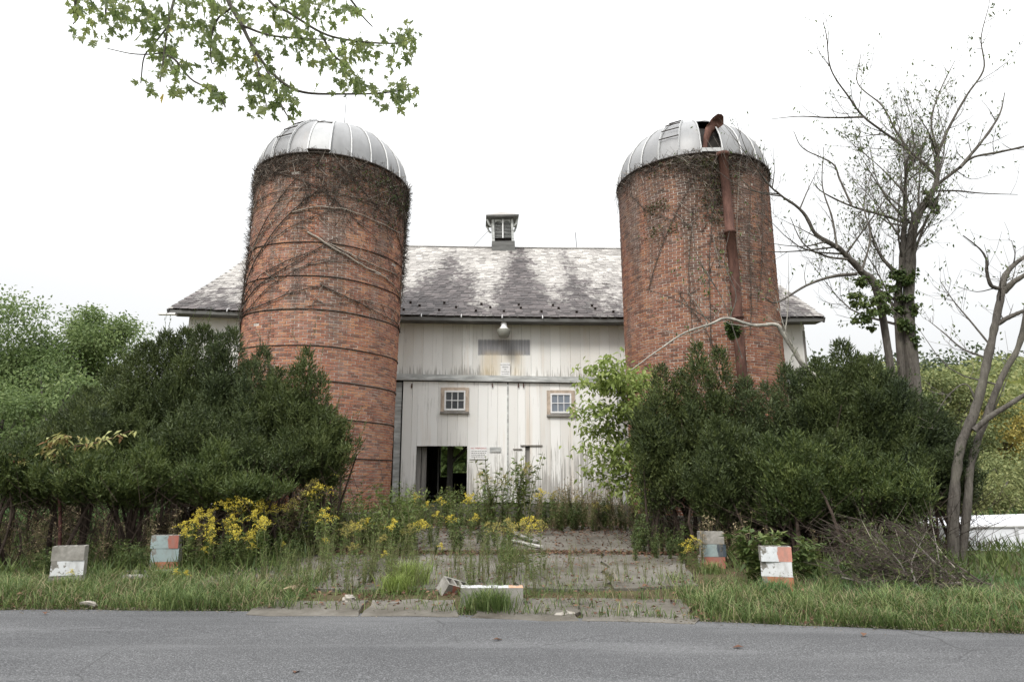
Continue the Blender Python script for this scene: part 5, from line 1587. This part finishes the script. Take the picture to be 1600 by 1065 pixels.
goldpatch([(1080, 898, 838), (1088, 895, 845), (1096, 897, 850), (1075, 893, 850), (1064, 890, 858)], 'goldenrod against the block stack right of the driveway', 'goldenrod at the right block stack', .1)
goldpatch([(116, 925, 890), (280, 930, 892), (270, 928, 900)], 'short goldenrod in the verge grass', 'short goldenrod in the verge', .0)

def weed_meshes(h, n, L, W, br, mat):
    st, lf = Geo(), Geo()
    C, D = [], []
    for k in range(br):
        a_ = rng.random() * 6.28; sp = .28 * rng.random() * h
        e = np.array((math.cos(a_) * sp, math.sin(a_) * sp, h * (.6 + .4 * rng.random())))
        bp = bez([(0, 0, 0), e * (.35, .35, .5), e], 8); st.tube(bp, np.linspace(.006, .002, 8), 4, cap=False)
        for q in range(n):
            i = rng.random() ** .8 * 7; j = min(int(i), 6)
            C.append(bp[j] + (bp[j + 1] - bp[j]) * (i - j) + rng.normal(size=3) * .015); aa = rng.random() * 6.28
            D.append((math.cos(aa), math.sin(aa), .2 + .5 * rng.normal()))
    m = len(C)
    lf.leaves(np.array(C), np.array(D), np.tile((0, 0, 1.0), (m, 1)) + unit(m) * .4, L * (.6 + .8 * rng.random(m)), W * (.6 + .8 * rng.random(m)))
    return (st.mesh('stem', MT['stem']), lf.mesh('foliage', MT[mat]), st, lf, mat)
WM = [weed_meshes(1.0, 40, .09, .035, 8, 'weed') for k in range(4)]
WT = [weed_meshes(1.0, 16, .07, .018, 6, 'gold_leaf') for k in range(3)]
WB = [weed_meshes(1.0, 34, .2, .09, 5, 'weed') for k in range(2)]
WA = [weed_meshes(1.0, 17, .085, .034, 6, 'gold_leaf') for k in range(4)]
WD = [weed_meshes(1.0, 16, .06, .02, 8, 'straw') for k in range(3)]
WS = [weed_meshes(1.0, 9, .05, .012, 4, 'gold_leaf') for k in range(3)]
def weeds(boxes, meshes, n, hr, label, group, name='leafy_weed', cat='weed', apart=False):
    made = []
    S, F = Geo(), Geo()
    for _ in range(n):
        x0, x1, y0, y1 = boxes[rng.integers(0, len(boxes))]
        px, py, h = rng.uniform(x0, x1), rng.uniform(y0, y1), rng.uniform(*hr)
        m = meshes[rng.integers(0, len(meshes))]
        if apart:
            made.append(place_weed(name, m[:2], ('stem', 'foliage'), px, py, h, label, cat, group)); continue
        p = ong(px, py); p[2] = float(gz(p[0], p[1]))
        rot = np.array(Matrix.Rotation(rng.normal() * .12, 3, 'X') @ Matrix.Rotation(rng.random() * 6.28, 3, 'Z'))
        for src, dst in ((m[2], S), (m[3], F)):
            V = np.concatenate(src.V) * h @ rot.T + p
            dst.V.append(V)
            for f, r_ in zip(src.F, src.Rn):
                dst.F.append(f + dst.n); dst.Rn.append(r_)
            dst.n += len(V)
    if apart: rank(made); return
    o = tag(F.build(name + 's', MT[meshes[0][4]], None), label, cat, None, 'stuff')
    tag(S.build('stems', MT['stem'], o), kind='stuff')
weeds([(285, 400, 880, 900), (400, 470, 868, 892)], WM, 30, (.35, .65), 'green leafy weeds under the goldenrod left of the driveway', None)
weeds([(470, 650, 835, 878)], WA, 90, (.5, 1.35), 'green leafy weeds at the foot of the hooped silo', None)
weeds([(400, 660, 882, 928)], WT, 70, (.25, .7), 'thin straggly weeds on the weedy half of the driveway', None)
weeds([(640, 770, 818, 832)], WA, 46, (.55, 1.15), 'leafy weeds on the ledge below the barn doorway', None)
weeds([(742, 850, 819, 833)], WA, 14, (.9, 1.95), 'tall leafy weed before the middle of the barn doors', 'weeds before the barn doors', apart=True)
weeds([(840, 1000, 814, 832)], WD, 60, (.6, 1.3), 'dry brown weeds before the right barn door', None, 'dry_weed')
weeds([(850, 1005, 816, 834)], WM, 26, (.4, .85), 'low green weeds among the dry growth at the right barn door', None)
weeds([(480, 780, 866, 925)], WS, 70, (.25, .75), 'slender stalks over the left driveway slabs', None)
weeds([(600, 800, 835, 870)], WM, 22, (.3, .7), 'leafy weeds over the upper driveway slab', None)
weeds([(700, 860, 868, 945)], WT, 34, (.3, .7), 'straggly weeds in the middle joint of the driveway', None)
weeds([(780, 850, 868, 925)], WS, 12, (.5, .95), 'slender weed rising from the middle driveway crack', 'weeds in the middle driveway crack', apart=True)
weeds([(850, 1080, 866, 928)], WS, 70, (.2, .6), 'small thin weeds on the bare right driveway slabs', None)
weeds([(985, 1085, 846, 884)], WM, 30, (.35, .75), 'leafy weeds between the sapling and the right block stack', None)
weeds([(1180, 1275, 890, 915)], WB, 6, (.5, .85), 'broad-leaved weed crowding the rightmost block stack', 'broad weeds at the rightmost stack', apart=True)
weeds([(60, 90, 890, 905), (130, 230, 880, 905)], WM, 26, (.3, .55), 'dark leafy weeds behind the leftmost block stack', None)
weeds([(0, 440, 850, 890)], WD, 70, (.5, 1.2), 'dry brown weeds in the shade below the left yews', None, 'dry_weed')
weeds([(1090, 1330, 850, 888)], WD, 50, (.4, 1.0), 'dry brown weeds in the shade below the right yews', None, 'dry_weed')
weeds([(0, 380, 905, 940), (1100, 1600, 915, 965)], WT, 40, (.2, .42), 'thin stalks among the verge grass', None)
# one seeded dock stalk
place_weed('dock_stalk', weed_meshes(1.0, 60, .12, .02, 7, 'straw')[:2], ('stem', 'seed_head'), 452, 872, 1.25, 'tall brown seeded stalk before the hooped silo', 'weed', None)
# pokeweed with reddening leaves at the left
pk = ong(92, 885); pk[2] = float(gz(pk[0], pk[1]))
po = tag(empty('pokeweed', pk), 'red-stalked pokeweed with yellowing leaves in front of the low left yew', 'pokeweed')
g = Geo(); C, D = [], []
Yp = pk[1]
j0 = at(86, 728, Yp)
g.tube(bez([pk, at(94, 800, Yp), j0], 10) - pk, np.linspace(.035, .018, 10), 7)
for l in ([(86, 728), (60, 722), (30, 718), (2, 706)], [(86, 728), (95, 705), (130, 695), (165, 688), (205, 672)], [(90, 735), (115, 728), (140, 728), (150, 735)], [(86, 728), (75, 700), (90, 686), (110, 682)]):
    bp = bez([at(a, b, Yp - .1) for a, b in l], 12); g.tube(bp - pk, np.linspace(.012, .004, 12), 5, cap=False)
    for q in range(80):
        C.append(bp[rng.integers(2, 12)] - pk + rng.normal(size=3) * .05); D.append((rng.normal() * .6, -.3 + rng.normal() * .4, -.5 + rng.normal() * .3))
g.build('stalk', MT['redstem'], po, smooth=True)
g = Geo(); n = len(C); g.leaves(np.array(C), np.array(D), np.array((0, -.2, 1.0)) + unit(n) * .4, .12 + .06 * rng.random(n), .05); g.build('foliage', MT['poke'], po)
# brush heap at the right
bh = ong(1390, 905); bh[2] = float(gz(bh[0], bh[1]))
br = tag(empty('brush_heap', bh), 'heap of cut dead branches at the road edge below the right yews', 'brush heap')
foot = ong(1490, 926)
for k in range(58):
    if k % 3 == 0: foot = ong(1330 + 150 * rng.random(), 905 + 18 * rng.random())
    elif k % 3 == 1: foot = ong(1488, 925)
    f_ = foot + np.array((rng.normal() * .28 - .12, rng.normal() * .2 + .1, .03 + .12 * rng.random()))
    e_ = at(1305 + 150 * rng.random(), 806 + 90 * rng.random(), bh[1] + .2 + rng.normal() * .45)
    m_ = (f_ + e_) / 2 + rng.normal(size=3) * .1 - np.array((0, 0, .1))
    pp = bez([f_, m_, e_], 9)
    g = Geo(); g.tube(pp - bh, np.linspace(.008 + .012 * rng.random(), .003, 9), 5, cap=False); g.build('dead_branch', MT['vine_pale' if rng.random() < .1 else 'twig' if rng.random() < .35 else 'vine'], br)
    if k == 0: allb = []
    allb.append(pp)
ab = np.concatenate(allb); n = 1900
q0 = ab[rng.integers(0, len(ab), n)] + rng.normal(size=(n, 3)) * .08
g = Geo(); g.needles(q0 - bh, unit(n) + (-.5, 0, .2), .1, 5, rng.random(n)); tag(g.build('withered_foliage', MT['yew_green'], br), kind='stuff')
n = 1900
q0 = ab[rng.integers(0, len(ab), n)]; q1 = q0 + np.stack([rng.normal(size=n) * .18 - .15, rng.normal(size=n) * .15, rng.normal(size=n) * .12 + .08], 1)
g = Geo(); g.sticks(q0 - bh, q1 - bh, .005, .0025); tag(g.build('fine_twigs', MT['vine'], br), kind='stuff')

# grasses
def blades(x, y, L, W, mat, name, label, lean=.55, windx=0.0):
    n = len(x)
    z = gz(x, y) - .01
    a_ = rng.random(n) * 6.28
    d = np.stack([np.cos(a_) * lean + windx, np.sin(a_) * lean, np.ones(n)], 1); d /= np.linalg.norm(d, axis=1)[:, None]
    sd = np.stack([-np.sin(a_), np.cos(a_), 0 * a_], 1)
    L = np.broadcast_to(L, (n,))[:, None]; W = np.broadcast_to(W, (n,))[:, None]
    p0 = np.stack([x, y, z], 1)
    p1 = p0 + d * L * .55
    droop = np.stack([d[:, 0] * 1.5, d[:, 1] * 1.5, d[:, 2] * (.1 + .5 * rng.random(n))], 1)
    p2 = p1 + droop * L * .5
    v = np.stack([p0 - sd * W * .5, p0 + sd * W * .5, p1 - sd * W * .4, p1 + sd * W * .4, p2], 1).reshape(-1, 3)
    o = np.arange(n)[:, None] * 5
    r = np.clip(.45 + .25 * rng.normal(size=n), 0, .98)
    g = Geo(); g.add(v, o + np.array([[0, 1, 3, 2]]), r)
    g.F.append(o + np.array([[2, 3, 4]])); g.Rn.append(r)
    return tag(g.build(name, mat, None), label, 'grass', kind='stuff')
def verge(n, dens):
    x = rng.uniform(-9, 8.5, n * 3); e = rng.random(n * 3) ** 1.2
    y = edge(x) + .02 + e * 2.6
    k = rng.random(n * 3) < dens(x, y, y - edge(x))
    return x[k][:n], y[k][:n]
def dens(x, y, e):
    tuft = .5 + .5 * np.sin(x * 5.1 + 1.3 * np.sin(x * 2.3)) * np.sin(y * 6.3 + x)
    d = np.where((x > -2.6) & (x < 2.1), .16 * tuft ** 2 + .16 * (e < .12), .25 + .75 * tuft)
    d = np.where((x < -2.6) & (e > 1.7), .25 * d, d)
    d = np.where((x > 2.1), np.where(e > 1.5, d * .25, d * 1.2), d)
    return np.clip(d, 0, 1)
x, y = verge(42000, dens)
blades(x, y, (.08 + .24 * rng.random(len(x)) ** 1.5) * (.75 + .5 * np.sin(x * 3.1 + np.sin(y * 4)) ** 2), .007 + .005 * rng.random(len(x)), MT['grass'], 'verge_grass', 'uneven grass along the road edge')
x, y = verge(6000, dens)
blades(x, y, .12 + .3 * rng.random(len(x)), .005, MT['straw'], 'dry_grass', 'dry straw-coloured grass mixed into the verge', .8)
n = 11000
x = rng.uniform(4.2, 11.5, n); y = edge(x) + .2 + rng.random(n) * 4.2
blades(x, y, .09 + .2 * rng.random(n) ** 1.4, .008, MT['grass_lush'], 'bank_grass', 'lush green grass before the trailer and the brush heap')
def tuft(px, py, m, L, mat, label, spread=.1):
    p = ong(px, py)
    x = p[0] + rng.normal(size=m) * spread; y = p[1] + rng.normal(size=m) * spread * .7
    o = blades(x, y, L * (.5 + .6 * rng.random(m)), .009, mat, 'grass_tuft', label, .45)
    del o['kind']; o['kind'] = 'thing'; o['category'] = 'grass tuft'
tuft(765, 953, 520, .42, MT['grass'], 'big arching grass tuft over the lying blocks at the road edge', .13)
tuft(640, 915, 420, .55, MT['elder'], 'tall yellow green grass tuft on the weedy driveway', .12)
tuft(620, 925, 240, .4, MT['elder'], 'shorter yellow green grass tuft beside the tall one', .12)
tuft(285, 945, 420, .36, MT['grass'], 'arching grass tuft at the road edge below the painted stack', .18)
tuft(98, 925, 260, .34, MT['grass'], 'grass tuft at the foot of the leftmost block stack', .12)
tuft(250, 908, 220, .3, MT['grass'], 'grass tuft at the foot of the painted block stack', .12)
tuft(1210, 930, 260, .32, MT['grass_lush'], 'grass tuft at the foot of the rightmost block stack', .12)
tuft(1110, 895, 200, .3, MT['grass'], 'grass tuft at the foot of the red based block stack', .12)
tuft(800, 880, 300, .5, MT['grass'], 'pale grass tuft in the middle driveway crack', .1)
tuft(700, 790, 320, .55, MT['grass'], 'drooping grass on the ledge at the dark doorway', .2)
# grass lines in the slab joints
n = 3800
jx = rng.uniform(-2.6, 3.0, n); which = rng.integers(0, 3, n)
jy = np.choose(which, [np.full(n, 9.35), np.full(n, 13.0), np.full(n, 9.6)]) + rng.normal(size=n) * .09
k = rng.random(n) < .5 + .5 * np.sin(jx * 3)
jx, jy = jx[k], jy[k]
blades(jx, jy, .05 + .13 * rng.random(len(jx)), .006, MT['grass'], 'joint_grass', 'grass growing in the driveway joints')
# fallen leaves and dry straw lying about
n = 6100
x = np.concatenate([rng.uniform(-4, 4, 2200), rng.uniform(-3.2, 3.4, 1500), rng.uniform(-3, 3.6, 1700), rng.uniform(-9, 9, 700)])
y = np.concatenate([rng.uniform(8.6, 18.5, 2200), 12.9 + rng.normal(size=1500) * .16, 17.2 + rng.normal(size=1700) * 1.0, edge(x[5400:]) + .05 + np.abs(rng.normal(size=700)) * .5])
z = gz(x, y) + .04 + .03 * rng.random(n)
g = Geo(); g.leaves(np.stack([x, y, z], 1), np.stack([rng.normal(size=n), rng.normal(size=n), rng.normal(size=n) * .2], 1), np.array((0, 0, 1.0)) + unit(n) * .5, .05 + .04 * rng.random(n), .03 + .02 * rng.random(n))
tag(g.build('leaf_litter', MT['deadleaf'], None), 'brown fallen leaves in the driveway joints and along the verge', 'litter', kind='stuff')
n = 15000
x = rng.uniform(-11, 11, n); y = rng.uniform(10.2, 16, n); k = np.abs(x) > 3.4; x, y = x[k], y[k]; n = len(x)
g = Geo(); z = gz(x, y) + .01
g.leaves(np.stack([x, y, z], 1), np.stack([rng.normal(size=n) * .5, rng.normal(size=n) * .5, np.ones(n)], 1), unit(n), .12 + .3 * rng.random(n), .012 + .02 * rng.random(n))
tag(g.build('undergrowth', MT['weed'], None), 'thin shaded undergrowth below the yews', 'undergrowth', kind='stuff')
n = 2600
x = rng.uniform(-9, 8, n); y = edge(x) + .06 - np.abs(rng.normal(size=n)) * .13
g = Geo(); g.leaves(np.stack([x, y, np.full(n, .016)], 1), np.stack([rng.normal(size=n), rng.normal(size=n), .15 + 0 * x], 1), np.array((0, 0, 1.0)) + unit(n) * .3, .012 + .03 * rng.random(n) ** 2, .012 + .012 * rng.random(n))
tag(g.build('road_edge_grit', MT['edge_grit'], None), 'grit and dead bits along the road edge', 'grit', kind='stuff')
for k, (px, py) in enumerate(((770, 1000), (460, 1053), (1162, 1012), (1350, 990), (68, 957))):
    p = on(px, py, .03)
    g = Geo(); g.leaves([(0, 0, 0)], [(1, .3, 0)], [(0, .1, 1)], .1, .06, [.5])
    tag(g.build('fallen_leaf', MT['deadleaf'], None, loc=p + (0, 0, .012), rot=(0, 0, k * 1.3)), ('fallen leaf lying in mid road', 'fallen leaf at the bottom picture edge', 'fallen leaf on the right part of the road', 'fallen leaf near the right verge', 'fallen leaf near the left verge')[k], 'leaf', 'fallen leaves on the road')
